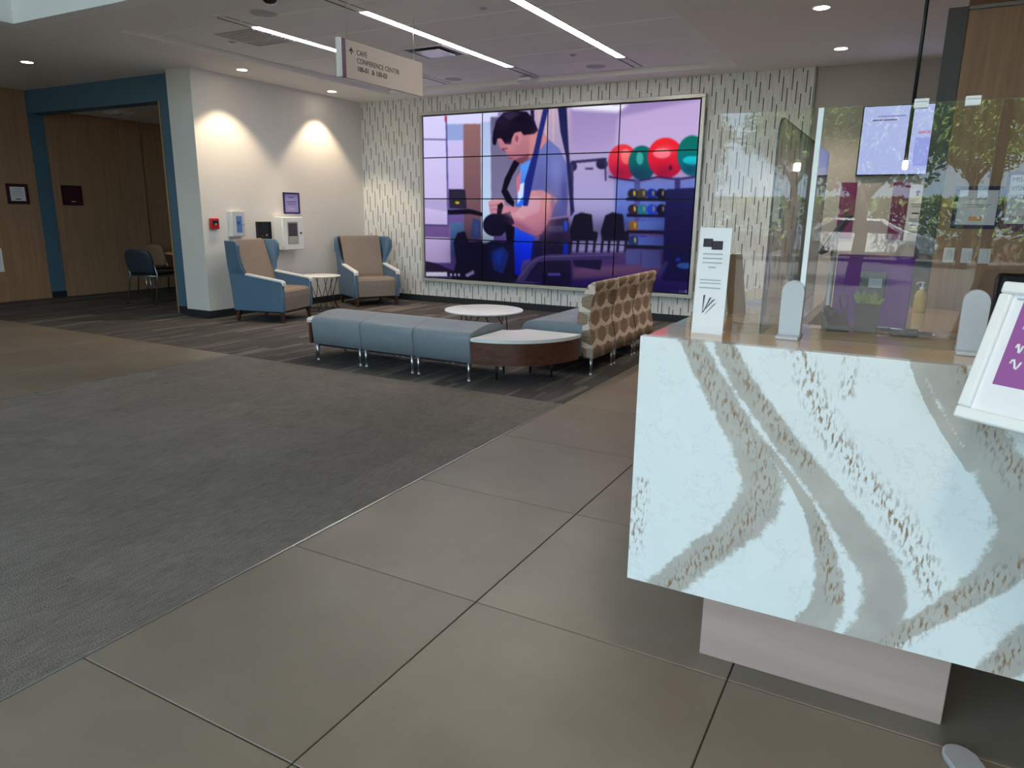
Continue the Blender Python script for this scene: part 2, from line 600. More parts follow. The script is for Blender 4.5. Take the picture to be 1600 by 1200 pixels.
def quartz_mat():
    m, nt, b = nodes_of('white quartz with grey brown veins')
    geo = N(nt, 'ShaderNodeNewGeometry')
    at = N(nt, 'ShaderNodeAttribute', attribute_name='vein')
    at2 = N(nt, 'ShaderNodeAttribute', attribute_name='speck')
    nz = N(nt, 'ShaderNodeTexNoise')
    nz.inputs['Scale'].default_value = 38
    nz.inputs['Detail'].default_value = 6
    nz.inputs['Roughness'].default_value = 0.7
    nt.links.new(geo.outputs['Position'], nz.inputs['Vector'])
    mp = N(nt, 'ShaderNodeMapping')
    mp.inputs['Rotation'].default_value = (0, 0.7, 0)
    mp.inputs['Scale'].default_value = (70, 70, 22)
    nt.links.new(geo.outputs['Position'], mp.inputs[0])
    sp = N(nt, 'ShaderNodeTexNoise')
    sp.inputs['Scale'].default_value = 1.8
    sp.inputs['Detail'].default_value = 4
    nt.links.new(mp.outputs[0], sp.inputs['Vector'])
    d = math_n(nt, 'ADD', at.outputs['Fac'], math_n(nt, 'MULTIPLY', math_n(nt, 'SUBTRACT', nz.outputs[0], 0.5), 0.55))
    inside = math_n(nt, 'MULTIPLY', math_n(nt, 'SUBTRACT', d, 0.48), 9.0, clamp=True)
    core = math_n(nt, 'MULTIPLY', inside, 0.86)
    n5 = N(nt, 'ShaderNodeTexNoise')
    n5.inputs['Scale'].default_value = 9
    nt.links.new(geo.outputs['Position'], n5.inputs['Vector'])
    grey = mixc(nt, n5.outputs[0], S(150, 142, 132), S(194, 187, 178))
    white = mixc(nt, n5.outputs[0], S(222, 227, 228), S(232, 236, 237))
    c = mixc(nt, core, white, grey)
    k = math_n(nt, 'MULTIPLY', math_n(nt, 'SUBTRACT', sp.outputs[0], 0.50), 9.0, clamp=True)
    k = math_n(nt, 'MULTIPLY', k, math_n(nt, 'MULTIPLY', at2.outputs['Fac'], 1.0), clamp=True)
    c = mixc(nt, k, c, S(136, 108, 76))
    n6 = N(nt, 'ShaderNodeTexNoise')
    n6.inputs['Scale'].default_value = 4.5
    n6.inputs['Detail'].default_value = 8
    n6.inputs['Roughness'].default_value = 0.7
    nt.links.new(geo.outputs['Position'], n6.inputs['Vector'])
    hair = math_n(nt, 'LESS_THAN', math_n(nt, 'ABSOLUTE', math_n(nt, 'SUBTRACT', n6.outputs[0], 0.5)), 0.004)
    c = mixc(nt, math_n(nt, 'MULTIPLY', hair, 0.22), c, S(170, 160, 145))
    nt.links.new(c, b.inputs['Base Color'])
    b.inputs['Roughness'].default_value = 0.22
    return m


M_QUARTZ = quartz_mat()

# ================================================================== THE SETTING
CZ = 3.09          # lobby ceiling
ZI = 3.15          # raised ceiling inside the tray
WY = 9.41          # video wall
WX = -7.96         # white seating wall
XL = -11.85        # far left wood wall
YF = -3.5          # glass front behind the camera
XR = 4.5
TX0, TX1, TY0, TY1 = -7.06, -1.965, 4.75, 8.99       # ceiling tray
VX0, VX1, VY1 = -7.70, -0.9, 4.15                     # tall light well over the entrance

floor = struct(box_obj('floor', M_GROUT, (XL - 0.3, XR + 0.2, YF - 0.2, WY + 0.3, -0.2, -0.006)))
TS = 0.9135


def piece_mesh(name, sx, sy, m, gap=0.0025, th=0.006, bev=0.0015):
    bm = NB()
    bx(bm, gap, sx - gap, gap, sy - gap, -th, 0.0)
    if bev:
        es = [e for e in bm.edges if all(v.co.z > -1e-5 for v in e.verts)]
        bmesh.ops.bevel(bm, geom=es, offset=bev, segments=1, affect='EDGES')
    bmesh.ops.recalc_face_normals(bm, faces=bm.faces)
    me = bpy.data.meshes.new(name)
    bm.to_mesh(me)
    bm.free()
    me.materials.append(m)
    return me


_cache = {}


def lay(name, x, y, sx, sy, m, gap=0.0025, bev=0.0015):
    key = (name, round(sx, 3), round(sy, 3))
    if key not in _cache:
        _cache[key] = piece_mesh(name, sx, sy, m, gap=gap, bev=bev)
    o = bpy.data.objects.new(name, _cache[key])
    COL.objects.link(o)
    o.parent = floor
    o.location = (x, y, 0)
    return o


def lay_grid(name, x0, x1, y0, y1, sx, sy, ox, oy, m, stagger=None, gap=0.0025, bev=0.0015):
    i = math.floor((x0 - ox) / sx + 1e-6)
    while ox + i * sx < x1 - 1e-4:
        so = stagger(i) * sy if stagger else 0
        j = math.floor((y0 - oy - so) / sy + 1e-6)
        while oy + so + j * sy < y1 - 1e-4:
            a, b2 = max(x0, ox + i * sx), min(x1, ox + (i + 1) * sx)
            c, d = max(y0, oy + so + j * sy), min(y1, oy + so + (j + 1) * sy)
            if b2 - a > 0.02 and d - c > 0.02:
                lay(name, a, c, b2 - a, d - c, m, gap, bev)
            j += 1
        i += 1


CX0, CX1, CY = -5.80, -2.155, 4.745
lay_grid('floor_tile', CX1, XR, YF, WY, TS, TS, CX1, 1.105, M_TILE)
lay_grid('floor_tile', XL, CX0, YF, CY, TS, TS, CX0, 1.105, M_TILE)
lay_grid('walk_off_plank', CX0, CX1, YF, CY, 0.3045, 0.914, CX1, CY, M_WALKOFF, stagger=lambda i: (i % 3) / 3.0, gap=0.0003, bev=0.0)
lay_grid('carpet_plank', XL, CX1, CY, WY, 0.25, 1.0, CX1, CY, M_CARPET, stagger=lambda i: (i * 0.37) % 1.0, gap=0.0002, bev=0.0)
strip = box_obj('metal_edge_strip', M_METAL, (CX1 - 0.006, CX1 + 0.004, YF, CY, -0.005, 0.003), floor)
box_obj('metal_edge_strip', M_METAL, (CX0 - 0.003, CX0 + 0.003, YF, CY, -0.005, 0.001), floor)

# --- back wall: patterned video wall panel, greige wall beyond
wall_back = struct(box_obj('wall_back', M_DASH, (WX - 0.45, -1.195, WY, WY + 0.2, 0, CZ + 0.2)))
box_obj('edge_trim', M_TRIMG, (-1.195, -1.175, WY - 0.012, WY + 0.03, 0, CZ), wall_back)
wall_back_right = struct(box_obj('wall_back_right', M_GREIGE, (-1.175, XR + 0.2, WY + 0.03, WY + 0.2, 0, CZ + 0.2)))
struct(box_obj('baseboard_back', M_BASE, (WX, -1.2, WY - 0.014, WY, 0, 0.10), None, bev=0.004))
struct(box_obj('baseboard_back_right', M_BASE, (-1.17, XR, WY + 0.016, WY + 0.03, 0, 0.10), None, bev=0.004))

# --- white seating wall with its end face
wall_seat = struct(box_obj('wall_seating', M_WHITE, (-8.41, WX, 6.262, WY, 0, CZ + 0.1)))
struct(box_obj('baseboard_seating', M_BASE, (-8.41, WX + 0.014, 6.248, WY, 0, 0.10), None, bev=0.004))

# --- blue portal into the nook
bm = NB()
bx(bm, XL, -8.41, 6.40, 6.62, 2.765, CZ + 0.1)          # header
bx(bm, -8.76, -8.41, 6.40, 6.62, 0, 2.765)              # right jamb
wall_portal = struct(obj('wall_portal', bm, M_BLUE))
box_obj('jamb_lining', M_WOODJ, (-8.785, -8.76, 6.388, 6.64, 0, 2.765), wall_portal)
struct(box_obj('baseboard_portal', M_BASE, (-8.76, -8.41, 6.386, 6.40, 0, 0.10), None, bev=0.004))

# --- far left wall: wood with one blue band
wall_left = struct(box_obj('wall_left', M_WOODW, (XL - 0.2, XL, YF, WY + 0.2, 0, CZ + 0.1)))
box_obj('blue_wall_band', M_BLUE, (XL - 0.01, XL + 0.012, 6.40, 6.62, 0, 2.765), wall_left)
struct(box_obj('baseboard_left', M_BASE, (XL + 0.012, XL + 0.024, 6.40, 6.62, 0, 0.10), None, bev=0.003))
for i, y in enumerate((-1.2, 0.4, 2.0, 3.6, 5.2, 6.63, 8.2)):
    box_obj('veneer_panel', M_WOODW, (XL, XL + 0.010, y + 0.004, (y + 1.592 if i not in (4, 6) else (6.396 if i == 4 else WY)), 0.005, 2.84 if y > 6.5 else CZ - 0.01), wall_left, bev=0.002, seg=1)
struct(box_obj('ceiling_nook', M_CEIL, (XL, -8.41, 6.62, WY + 0.1, 2.85, 2.95)))
wall_nook = struct(box_obj('wall_nook_right', M_WOODW, (-8.50, -8.41, 6.62, WY + 0.1, 0, 2.86)))
struct(box_obj('wall_nook_back', M_WOODW, (XL, -8.50, WY, WY + 0.2, 0, 2.9)))

# --- right side, entrance front, roof
struct(box_obj('wall_right', M_GREIGE, (XR, XR + 0.2, YF, WY + 0.2, 0, 5.0)))
struct(box_obj('wall_front_left', M_WHITE, (XL - 0.2, VX0, YF - 0.2, YF, 0, CZ + 0.1)))
struct(box_obj('wall_front_right', M_WHITE, (3.6, XR + 0.2, YF - 0.2, YF, 0, CZ + 0.1)))
struct(box_obj('wall_front_upper', M_WHITE, (VX1, XR + 0.2, YF - 0.2, YF, CZ, 4.9)))

# --- lobby ceiling with tray opening and light well opening
bm = NB()
TH = 0.25
WV = VY1 + 0.15
bx(bm, XL, TX0, WV, WY + 0.1, CZ, CZ + TH)
bx(bm, TX0, TX1, WV, TY0, CZ, CZ + TH)
bx(bm, TX0, TX1, TY1, WY + 0.1, CZ, CZ + TH)
bx(bm, TX1, XR, WV, WY + 0.1, CZ, CZ + TH)
bx(bm, XL, VX0 - 0.15, YF, WV, CZ, CZ + TH)
bx(bm, VX1 + 0.15, XR, YF, WV, CZ, CZ + TH)
ceiling = struct(obj('ceiling', bm, M_CEIL))
box_obj('tray_backing', M_CGAP, (TX0, TX1, TY0, TY1, ZI + 0.012, ZI + 0.1), ceiling)
for nm, b in (('tray_lip', (TX0, TX0 + 0.02, TY0, TY1, CZ + 0.001, ZI + 0.02)), ('tray_lip', (TX1 - 0.02, TX1, TY0, TY1, CZ + 0.001, ZI + 0.02)),
              ('tray_lip', (TX0, TX1, TY1 - 0.02, TY1, CZ + 0.001, ZI + 0.02)), ('tray_lip', (TX0, TX1, TY0, TY0 + 0.02, CZ + 0.001, ZI + 0.02))):
    box_obj(nm, M_CEIL, b, ceiling)
LX = (-5.90, -4.57, -3.15)
SW = 0.062
xs = [(TX0 + 0.03, LX[0] - SW), (LX[0] + SW, LX[1] - SW), (LX[1] + SW, LX[2] - SW), (LX[2] + SW, TX1 - 0.03)]
ys = [TY0 + 0.03, 5.22, 6.04, 6.86, 7.70, 8.36, TY1 - 0.03]
for (a, b2) in xs:
    for c, d in zip(ys, ys[1:]):
        box_obj('ceiling_panel', M_CEILP, (a, b2, c + 0.012, d - 0.012, ZI, ZI + 0.02), ceiling, bev=0.003, seg=1)
    for c in ys[1:-1]:
        box_obj('ceiling_batten', M_CGAP, (a, b2, c - 0.014, c + 0.014, ZI - 0.003, ZI + 0.016), ceiling)
# light well over the entrance
bm = NB()
bx(bm, VX0 - 0.15, VX0, YF, VY1 + 0.15, CZ, 5.0)
bx(bm, VX1, VX1 + 0.15, YF, VY1 + 0.15, CZ, 5.0)
bx(bm, VX0, VX1, VY1, VY1 + 0.15, CZ, 5.0)
struct(obj('wall_light_well', bm, M_WELL))
struct(box_obj('ceiling_roof', M_WELL, (XL - 0.3, XR + 0.3, YF - 0.2, WY + 0.3, 4.85, 5.1)))

# --- glazed entrance front behind the camera
WXR = 3.6
wx = [VX0, -6.0, -4.3, -2.6, VX1, 0.6, 2.1, WXR]
for i in range(len(wx) - 1):
    bm = NB()
    a, b2 = wx[i], wx[i + 1]
    tall = b2 <= VX1 + 0.01
    zt = 4.85 if tall else CZ
    for (p, q, z0, z1) in ((a, a + 0.04, 0, zt), (b2 - 0.04, b2, 0, zt), (a, b2, 0, 0.10), (a, b2, 2.45, 2.53), (a, b2, zt - 0.08, zt)):
        bx(bm, p, q, YF - 0.09, YF + 0.03, z0, z1)
    w = struct(obj('window_%d' % (i + 1), bm, M_TRIMG))
    for z0, z1 in ((0.10, 2.45), (2.53, zt - 0.08)):
        box_obj('pane', M_WGLASS, (a + 0.04, b2 - 0.04, YF - 0.032, YF - 0.028, z0, z1), w)

# --- reception wood wall with grey end post and dropped wood soffit
wall_rec = struct(box_obj('wall_reception', M_WOODW, (0.165, XR, 6.30, 6.50, 0, 2.845)))
box_obj('end_post', mat('dark grey post', (0.10, 0.10, 0.10, 1), 0.5, var=0.04), (0.045, 0.165, 6.28, 6.50, 0, 2.845), wall_rec)
box_obj('veneer_panel', M_WOODW, (0.170, 1.34, 6.288, 6.30, 0.01, 2.82), wall_rec, bev=0.002, seg=1)
box_obj('veneer_panel', M_WOODW, (1.346, 2.54, 6.288, 6.30, 0.01, 2.82), wall_rec, bev=0.002, seg=1)
struct(box_obj('ceiling_soffit', M_WOODW, (0.165, XR, 4.6, 6.50, 2.845, CZ + 0.02)))
box_obj('top_trim', M_TRIMG, (0.168, XR, 6.275, 6.30, 2.822, 2.845), wall_rec)

# ================================================================== VIDEO WALL
# the picture on the screen, drawn as flat print in its own picture coordinates
PTL, PTR, PBR, PBL = (83, 143), (1527, 67), (1440, 1058), (92, 978)


def homog(src):
    dst = [(0, 0), (1, 0), (1, 1), (0, 1)]
    A, B = [], []
    for (x, y), (u, v) in zip(src, dst):
        A.append([x, y, 1, 0, 0, 0, -u * x, -u * y]); B.append(u)
        A.append([0, 0, 0, x, y, 1, -v * x, -v * y]); B.append(v)
    return np.append(np.linalg.solve(np.array(A, float), np.array(B, float)), 1).reshape(3, 3)


HM = homog((PTL, PTR, PBR, PBL))
PW, PH = 960, 540
canvas = np.zeros((PH, PW, 3), np.float32)
GX, GY = np.meshgrid((np.arange(PW) + 0.5) / PW, (np.arange(PH) + 0.5) / PH)


def fill(pts, col, col2=None, raw=False):
    P = np.array(pts, float)
    if not raw:
        q = np.c_[P, np.ones(len(P))] @ HM.T
        P = q[:, :2] / q[:, 2:3]
    x0, x1 = max(0, int(P[:, 0].min() * PW) - 1), min(PW, int(P[:, 0].max() * PW) + 2)
    y0, y1 = max(0, int(P[:, 1].min() * PH) - 1), min(PH, int(P[:, 1].max() * PH) + 2)
    if x1 <= x0 or y1 <= y0:
        return
    gx, gy = GX[y0:y1, x0:x1], GY[y0:y1, x0:x1]
    ins = np.zeros(gx.shape, bool)
    n = len(P)
    for i in range(n):
        (ax, ay), (bx_, by) = P[i], P[(i + 1) % n]
        if ay == by:
            continue
        c = ((ay > gy) != (by > gy)) & (gx < (bx_ - ax) * (gy - ay) / (by - ay) + ax)
        ins ^= c
    c1 = np.array(col, np.float32)
    if col2 is None:
        canvas[y0:y1, x0:x1][ins] = c1
    else:
        t = ((gy - P[:, 1].min()) / max(1e-6, P[:, 1].max() - P[:, 1].min()))[..., None]
        canvas[y0:y1, x0:x1][ins] = (c1 * (1 - t) + np.array(col2, np.float32) * t)[ins]


def rect(x0, y0, x1, y1, col, col2=None):
    fill([(x0, y0), (x1, y0), (x1, y1), (x0, y1)], col, col2)


def ell(cx, cy, rx, ry, col, col2=None, rot=0.0):
    fill([(cx + rx * math.cos(a) * math.cos(rot) - ry * math.sin(a) * math.sin(rot),
           cy + rx * math.cos(a) * math.sin(rot) + ry * math.sin(a) * math.cos(rot)) for a in np.linspace(0, 2 * PI, 40, endpoint=False)], col, col2)


def line(pts, w, col):
    for (a, b), (c, d) in zip(pts, pts[1:]):
        L = math.hypot(c - a, d - b) or 1
        nx_, ny_ = -(d - b) / L * w / 2, (c - a) / L * w / 2
        fill([(a + nx_, b + ny_), (c + nx_, d + ny_), (c - nx_, d - ny_), (a - nx_, b - ny_)], col)


def soften(k):
    global canvas
    for ax in (0, 1):
        c = np.cumsum(np.pad(canvas, [(k + 1, k) if a == ax else (0, 0) for a in range(3)], mode='edge'), axis=ax)
        n = canvas.shape[ax]
        hi = np.take(c, np.arange(2 * k + 1, 2 * k + 1 + n), axis=ax)
        lo = np.take(c, np.arange(0, n), axis=ax)
        canvas = (hi - lo) / (2 * k + 1)


fill([(-50, -50), (1700, -50), (1700, 1200), (-50, 1200)], (176, 158, 205), (60, 42, 120))


def soft(cx, cy, rx, ry, col, alpha, rot=0.0):
    """a soft edged blot of colour in the picture"""
    Hi = np.linalg.inv(HM)
    w = Hi[2, 0] * GX + Hi[2, 1] * GY + Hi[2, 2]
    x = (Hi[0, 0] * GX + Hi[0, 1] * GY + Hi[0, 2]) / w - cx
    y = (Hi[1, 0] * GX + Hi[1, 1] * GY + Hi[1, 2]) / w - cy
    c_, s_ = math.cos(rot), math.sin(rot)
    u, v = (x * c_ + y * s_) / rx, (-x * s_ + y * c_) / ry
    a = (alpha * np.exp(-(u * u + v * v)))[..., None]
    canvas[:] = canvas * (1 - a) + np.array(col, np.float32) * a


# room behind the man
fill([(640, 60), (1560, 40), (1560, 300), (1200, 420), (640, 420)], (150, 130, 184), (188, 168, 212))
fill([(1100, 160), (1560, 60), (1560, 480), (1060, 480)], (190, 168, 214), (196, 178, 220))
fill([(855, 96), (1160, 90), (1102, 132), (870, 116)], (240, 240, 255))
rect(640, 100, 860, 700, (192, 172, 196), (150, 135, 180))
rect(850, 340, 1130, 860, (176, 164, 206), (150, 150, 205))
rect(1080, 470, 1500, 720, (120, 136, 205), (84, 104, 190))
fill([(690, 850), (1480, 840), (1480, 1100), (640, 1100)], (92, 66, 118), (34, 22, 96))
fill([(860, 930), (1300, 900), (1340, 960), (860, 985)], (112, 78, 118))
soften(6)
# white cabinets, column, brown wall at the left
rect(60, 100, 480, 190, (214, 214, 250))
rect(200, 185, 305, 275, (150, 168, 218))
rect(210, 270, 300, 540, (206, 196, 242), (190, 176, 226))
rect(296, 185, 392, 1000, (150, 112, 112), (84, 60, 80))
rect(388, 175, 452, 800, (178, 192, 232), (190, 214, 236))
fill([(440, 150), (480, 150), (640, 260), (640, 620), (560, 700), (440, 700)], (112, 108, 140), (128, 120, 158))
fill([(60, 120), (206, 130), (214, 712), (224, 715), (226, 905), (60, 905)], (216, 212, 252), (190, 172, 220))
fill([(85, 571), (212, 571), (213, 640), (85, 620)], (176, 164, 212))
fill([(85, 709), (222, 712), (224, 776), (85, 770)], (118, 92, 150))
for yy_ in (262, 708):
    line([(60, yy_), (212, yy_ + 4)], 5, (52, 48, 100))
line([(207, 140), (209, 262)], 8, (90, 84, 150))
line([(209, 262), (214, 708)], 8, (90, 84, 150))
rect(200, 140, 208, 172, (190, 40, 70))
soften(1)
# cable machine, chairs, ball rack
line([(690, 110), (694, 180)], 5, (230, 180, 160))
line([(728, 150), (730, 250)], 5, (238, 190, 160))
line([(768, 110), (766, 280)], 5, (238, 190, 160))
line([(856, 388), (1040, 372)], 14, (44, 40, 76))
ell(868, 408, 20, 24, (40, 36, 66)); ell(1015, 398, 30, 26, (38, 34, 66))
line([(1033, 380), (1034, 485)], 8, (60, 54, 96)); line([(928, 420), (970, 420)], 10, (66, 60, 96))
line([(862, 400), (858, 640)], 16, (62, 56, 96))
for sx_ in (0, 160):
    fill([(870 + sx_, 660), (905 + sx_, 645), (960 + sx_, 655), (966 + sx_, 740), (990 + sx_, 745), (985 + sx_, 790), (850 + sx_, 790), (845 + sx_, 740)], (28, 24, 44))
    for lx_ in (855, 890, 935, 975):
        line([(lx_ + sx_, 780), (lx_ - 8 + sx_, 850)], 13, (36, 30, 58))
ell(1124, 388, 76, 92, (232, 58, 66), (206, 34, 74)); ell(1140, 360, 26, 40, (246, 112, 112))
ell(1222, 394, 70, 90, (16, 108, 104), (8, 96, 110)); ell(1210, 370, 18, 34, (66, 170, 160))
ell(1342, 368, 92, 104, (236, 44, 52), (208, 26, 70)); ell(1322, 345, 44, 26, (248, 120, 140)); ell(1365, 418, 10, 12, (90, 20, 40))
ell(1478, 358, 78, 104, (8, 112, 100), (6, 122, 140)); ell(1478, 382, 50, 22, (30, 200, 214))
line([(1050, 462), (1130, 478), (1200, 486), (1300, 466), (1400, 478), (1490, 466)], 10, (58, 44, 90))
line([(1195, 480), (1190, 830)], 30, (84, 88, 150)); line([(1400, 470), (1398, 530)], 28, (64, 62, 120))
for yy_, cs in ((552, ((44, 44, 60), (74, 66, 50), (30, 50, 140), (26, 24, 44))), (632, ((56, 40, 56), (40, 120, 140), (40, 74, 200), (26, 24, 46))), (715, ((150, 110, 60), (120, 46, 70), (60, 90, 180), (88, 110, 190))), (790, ((40, 66, 120), (44, 58, 150), (40, 40, 80), (60, 90, 180)))):
    for k, c in enumerate(cs):
        if yy_ > 700 and k > 1:
            continue
        ell(1172 + 48 * k, yy_, 27, 28, c)
        ell(1180 + 48 * k, yy_ - 4, 5, 15, (214, 190, 80) if k == 0 else (150, 140, 120))
for yy_ in (578, 660, 744, 822):
    line([(1138, yy_), (1345, yy_ + 4)], 15, (26, 22, 50))
rect(1195, 690, 1335, 735, (98, 124, 206)); rect(1195, 770, 1330, 815, (92, 112, 196))
rect(1130, 838, 1205, 910, (84, 88, 152)); rect(1212, 842, 1305, 925, (88, 92, 158))
fill([(1340, 528), (1490, 520), (1460, 1000), (1312, 990)], (40, 38, 88), (28, 22, 74))
ell(1430, 915, 42, 16, (70, 130, 220)); ell(1395, 885, 14, 10, (40, 80, 230))
fill([(1290, 960), (1330, 890), (1345, 900), (1310, 970)], (70, 66, 130))
soften(1)
for bx0, by0 in ((1100, 440), (1205, 450), (1330, 440), (1470, 430)):
    soft(bx0, by0, 60, 40, (60, 10, 60), 0.35)
soft(1340, 330, 40, 22, (255, 150, 150), 0.5); soft(1130, 345, 26, 18, (255, 150, 140), 0.5)
soft(900, 250, 160, 120, (160, 140, 190), 0.4)
soft(1400, 800, 160, 200, (22, 16, 60), 0.55); soft(900, 740, 130, 70, (24, 18, 48), 0.5); soft(1080, 740, 90, 70, (24, 18, 48), 0.45)
# gym machines in the lower left
fill([(218, 522), (304, 524), (312, 626), (222, 624)], (50, 44, 66)); ell(262, 594, 12, 7, (200, 170, 40))
fill([(212, 632), (330, 628), (394, 645), (394, 664), (330, 652), (212, 655)], (20, 18, 36))
fill([(222, 700), (290, 695), (304, 760), (300, 880), (236, 880)], (84, 118, 160), (50, 80, 130))
fill([(345, 672), (384, 690), (386, 770), (352, 790), (330, 760)], (56, 68, 116))
fill([(240, 800), (262, 750), (300, 740), (320, 800), (385, 790), (400, 810), (440, 790), (560, 800), (580, 1000), (380, 1010), (230, 985), (255, 900)], (26, 22, 50))
fill([(440, 850), (500, 820), (532, 860), (500, 960), (450, 940)], (34, 58, 140))
fill([(465, 850), (500, 835), (480, 930)], (30, 80, 220))
fill([(60, 890), (140, 905), (250, 948), (240, 975), (60, 950)], (48, 34, 66))
rect(95, 952, 207, 974, (226, 224, 250)); rect(214, 955, 278, 976, (26, 24, 48))
for k in range(3):
    rect(222 + k * 20, 959, 234 + k * 20, 973, (190, 190, 230))
fill([(300, 965), (345, 940), (350, 960), (310, 978)], (190, 180, 230))
# the man in the picture
fill([(690, 690), (840, 670), (850, 860), (852, 1010), (700, 1010), (690, 860)], (62, 52, 86), (30, 24, 60))
fill([(735, 715), (815, 712), (812, 745), (735, 745)], (84, 80, 128))
fill([(552, 700), (664, 745), (660, 880), (600, 890), (585, 970), (560, 960)], (40, 96, 240), (6, 30, 232))
rect(818, 690, 834, 740, (44, 90, 236)); rect(812, 800, 834, 860, (20, 60, 250))
fill([(655, 790), (700, 790), (705, 1000), (600, 1000), (640, 900)], (34, 26, 66))
fill([(590, 400), (640, 350), (700, 270), (735, 262), (800, 320), (836, 400), (842, 560), (832, 660), (745, 672), (785, 575), (700, 528), (655, 540), (612, 615), (566, 615), (572, 500)], (112, 120, 186), (92, 94, 156))
fill([(596, 400), (655, 368), (650, 450), (612, 612), (570, 612), (580, 500)], (96, 160, 240), (50, 110, 235))
fill([(580, 505), (612, 490), (606, 560), (578, 600)], (206, 220, 250))
fill([(572, 470), (600, 420), (590, 520), (572, 560)], (196, 120, 140))
fill([(650, 532), (705, 528), (782, 576), (745, 680), (700, 755), (668, 766), (610, 742), (520, 700), (486, 655), (505, 606), (620, 626)], (210, 146, 150), (176, 110, 140))
fill([(655, 560), (700, 560), (690, 640), (600, 680), (560, 650)], (206, 156, 172))
fill([(424, 590), (462, 572), (506, 580), (512, 604), (490, 664), (446, 672), (432, 640)], (204, 150, 160), (180, 124, 150))
line([(432, 612), (478, 602)], 4, (150, 98, 124)); line([(436, 632), (474, 626)], 4, (150, 98, 124))
fill([(474, 606), (496, 592), (504, 610), (492, 656), (470, 652)], (22, 18, 34))
ell(455, 708, 60, 58, (26, 22, 50), rot=-0.4); fill([(470, 660), (540, 640), (560, 700), (490, 765), (440, 766)], (24, 20, 46))
fill([(510, 690), (560, 720), (556, 800), (520, 800)], (18, 14, 34))
soft(700, 700, 60, 60, (206, 140, 160), 0.7); soft(740, 600, 30, 60, (226, 160, 150), 0.6, 0.3); soft(600, 720, 70, 18, (140, 80, 120), 0.6, 0.45)
soft(560, 660, 60, 16, (222, 170, 180), 0.6, 0.35); soft(640, 690, 40, 30, (196, 130, 150), 0.5)
soft(780, 420, 40, 90, (132, 140, 204), 0.6); soft(700, 480, 30, 60, (92, 96, 160), 0.5); soft(820, 540, 16, 80, (70, 70, 128), 0.6); soft(760, 600, 14, 50, (80, 78, 138), 0.5)
# head
fill([(474, 262), (484, 300), (496, 318), (512, 322), (524, 340), (530, 362), (560, 380), (578, 396), (612, 392), (640, 362), (690, 330), (740, 270), (700, 215), (640, 200), (560, 220), (500, 250)], (196, 136, 146), (164, 104, 124))
fill([(640, 240), (690, 225), (742, 268), (690, 330), (640, 370)], (198, 134, 140))
line([(500, 318), (530, 312)], 7, (60, 36, 52)); line([(496, 322), (520, 330)], 5, (120, 74, 90)); line([(528, 362), (556, 366)], 5, (120, 66, 84))
fill([(556, 378), (640, 340), (632, 372), (600, 394)], (120, 74, 92))
fill([(449, 282), (452, 232), (470, 170), (510, 126), (575, 116), (630, 124), (668, 165), (688, 222), (668, 240), (612, 246), (598, 226), (566, 232), (552, 262), (546, 292), (516, 290), (496, 262), (476, 262), (466, 296), (456, 296)], (34, 24, 48), (24, 16, 38))
fill([(500, 140), (560, 124), (600, 136), (540, 170)], (58, 46, 74))
ell(580, 264, 21, 32, (202, 132, 144)); ell(576, 264, 9, 18, (150, 88, 108))
soft(540, 310, 30, 24, (206, 146, 150), 0.6); soft(610, 320, 34, 40, (182, 118, 130), 0.5); soft(600, 375, 50, 14, (110, 66, 84), 0.5, -0.3); soft(680, 270, 24, 40, (214, 150, 150), 0.5)
soft(500, 180, 40, 30, (52, 42, 66), 0.5); soft(600, 160, 40, 24, (16, 10, 26), 0.5)
# straps
fill([(716, 110), (744, 110), (712, 240), (668, 440), (630, 612), (606, 612), (616, 480), (664, 330), (690, 220)], (40, 50, 118), (34, 44, 128))
fill([(792, 106), (838, 104), (846, 320), (872, 640), (852, 668), (840, 480), (832, 360), (804, 230)], (34, 38, 88), (46, 44, 86))
fill([(648, 116), (668, 114), (670, 196), (654, 170)], (34, 34, 70))
fill([(562, 374), (590, 392), (560, 440), (524, 524), (560, 590), (556, 618), (520, 590), (494, 538), (512, 470)], (20, 16, 36))
soft(420, 880, 150, 110, (16, 12, 40), 0.6); soft(300, 850, 60, 90, (20, 18, 46), 0.5); soft(770, 850, 80, 160, (22, 16, 46), 0.55); soft(360, 730, 22, 50, (70, 84, 140), 0.5)
soft(470, 880, 40, 50, (30, 60, 170), 0.6); soft(610, 830, 40, 60, (10, 40, 255), 0.5)
# grey handle pipe
fill([(562, 1000), (610, 920), (668, 872), (740, 860), (1086, 856), (1092, 884), (740, 892), (680, 900), (640, 945), (606, 1004)], (66, 54, 106))
line([(575, 990), (640, 905), (700, 872), (1080, 862)], 6, (98, 84, 140))
fill([(860, 888), (1010, 886), (1000, 940), (870, 920)], (34, 26, 66))
fill([(700, 960), (830, 955), (850, 1020), (700, 1020)], (26, 20, 56)); rect(730, 955, 795, 968, (84, 78, 170))
for k, w_ in enumerate((3, 3, 10, 10)):
    rect(1366 + k * 15, 1040, 1366 + k * 15 + w_, 1052, (150, 140, 214))
rect(1428, 1038, 1436, 1054, (240, 240, 255))
soften(2)
soft(1150, 1040, 400, 70, (26, 16, 84), 0.7)
canvas = np.clip((canvas - 12) * 1.05, 0, 255)
canvas *= (1 - 0.22 * np.clip((GY - 0.55) / 0.45, 0, 1))[..., None]
pic = np.clip(canvas / 255.0, 0, 1)
pic = np.where(pic <= 0.04045, pic / 12.92, ((pic + 0.055) / 1.055) ** 2.4)

SX0, SX1, SZ0, SZ1 = -6.705, -2.480, 0.395, 2.815


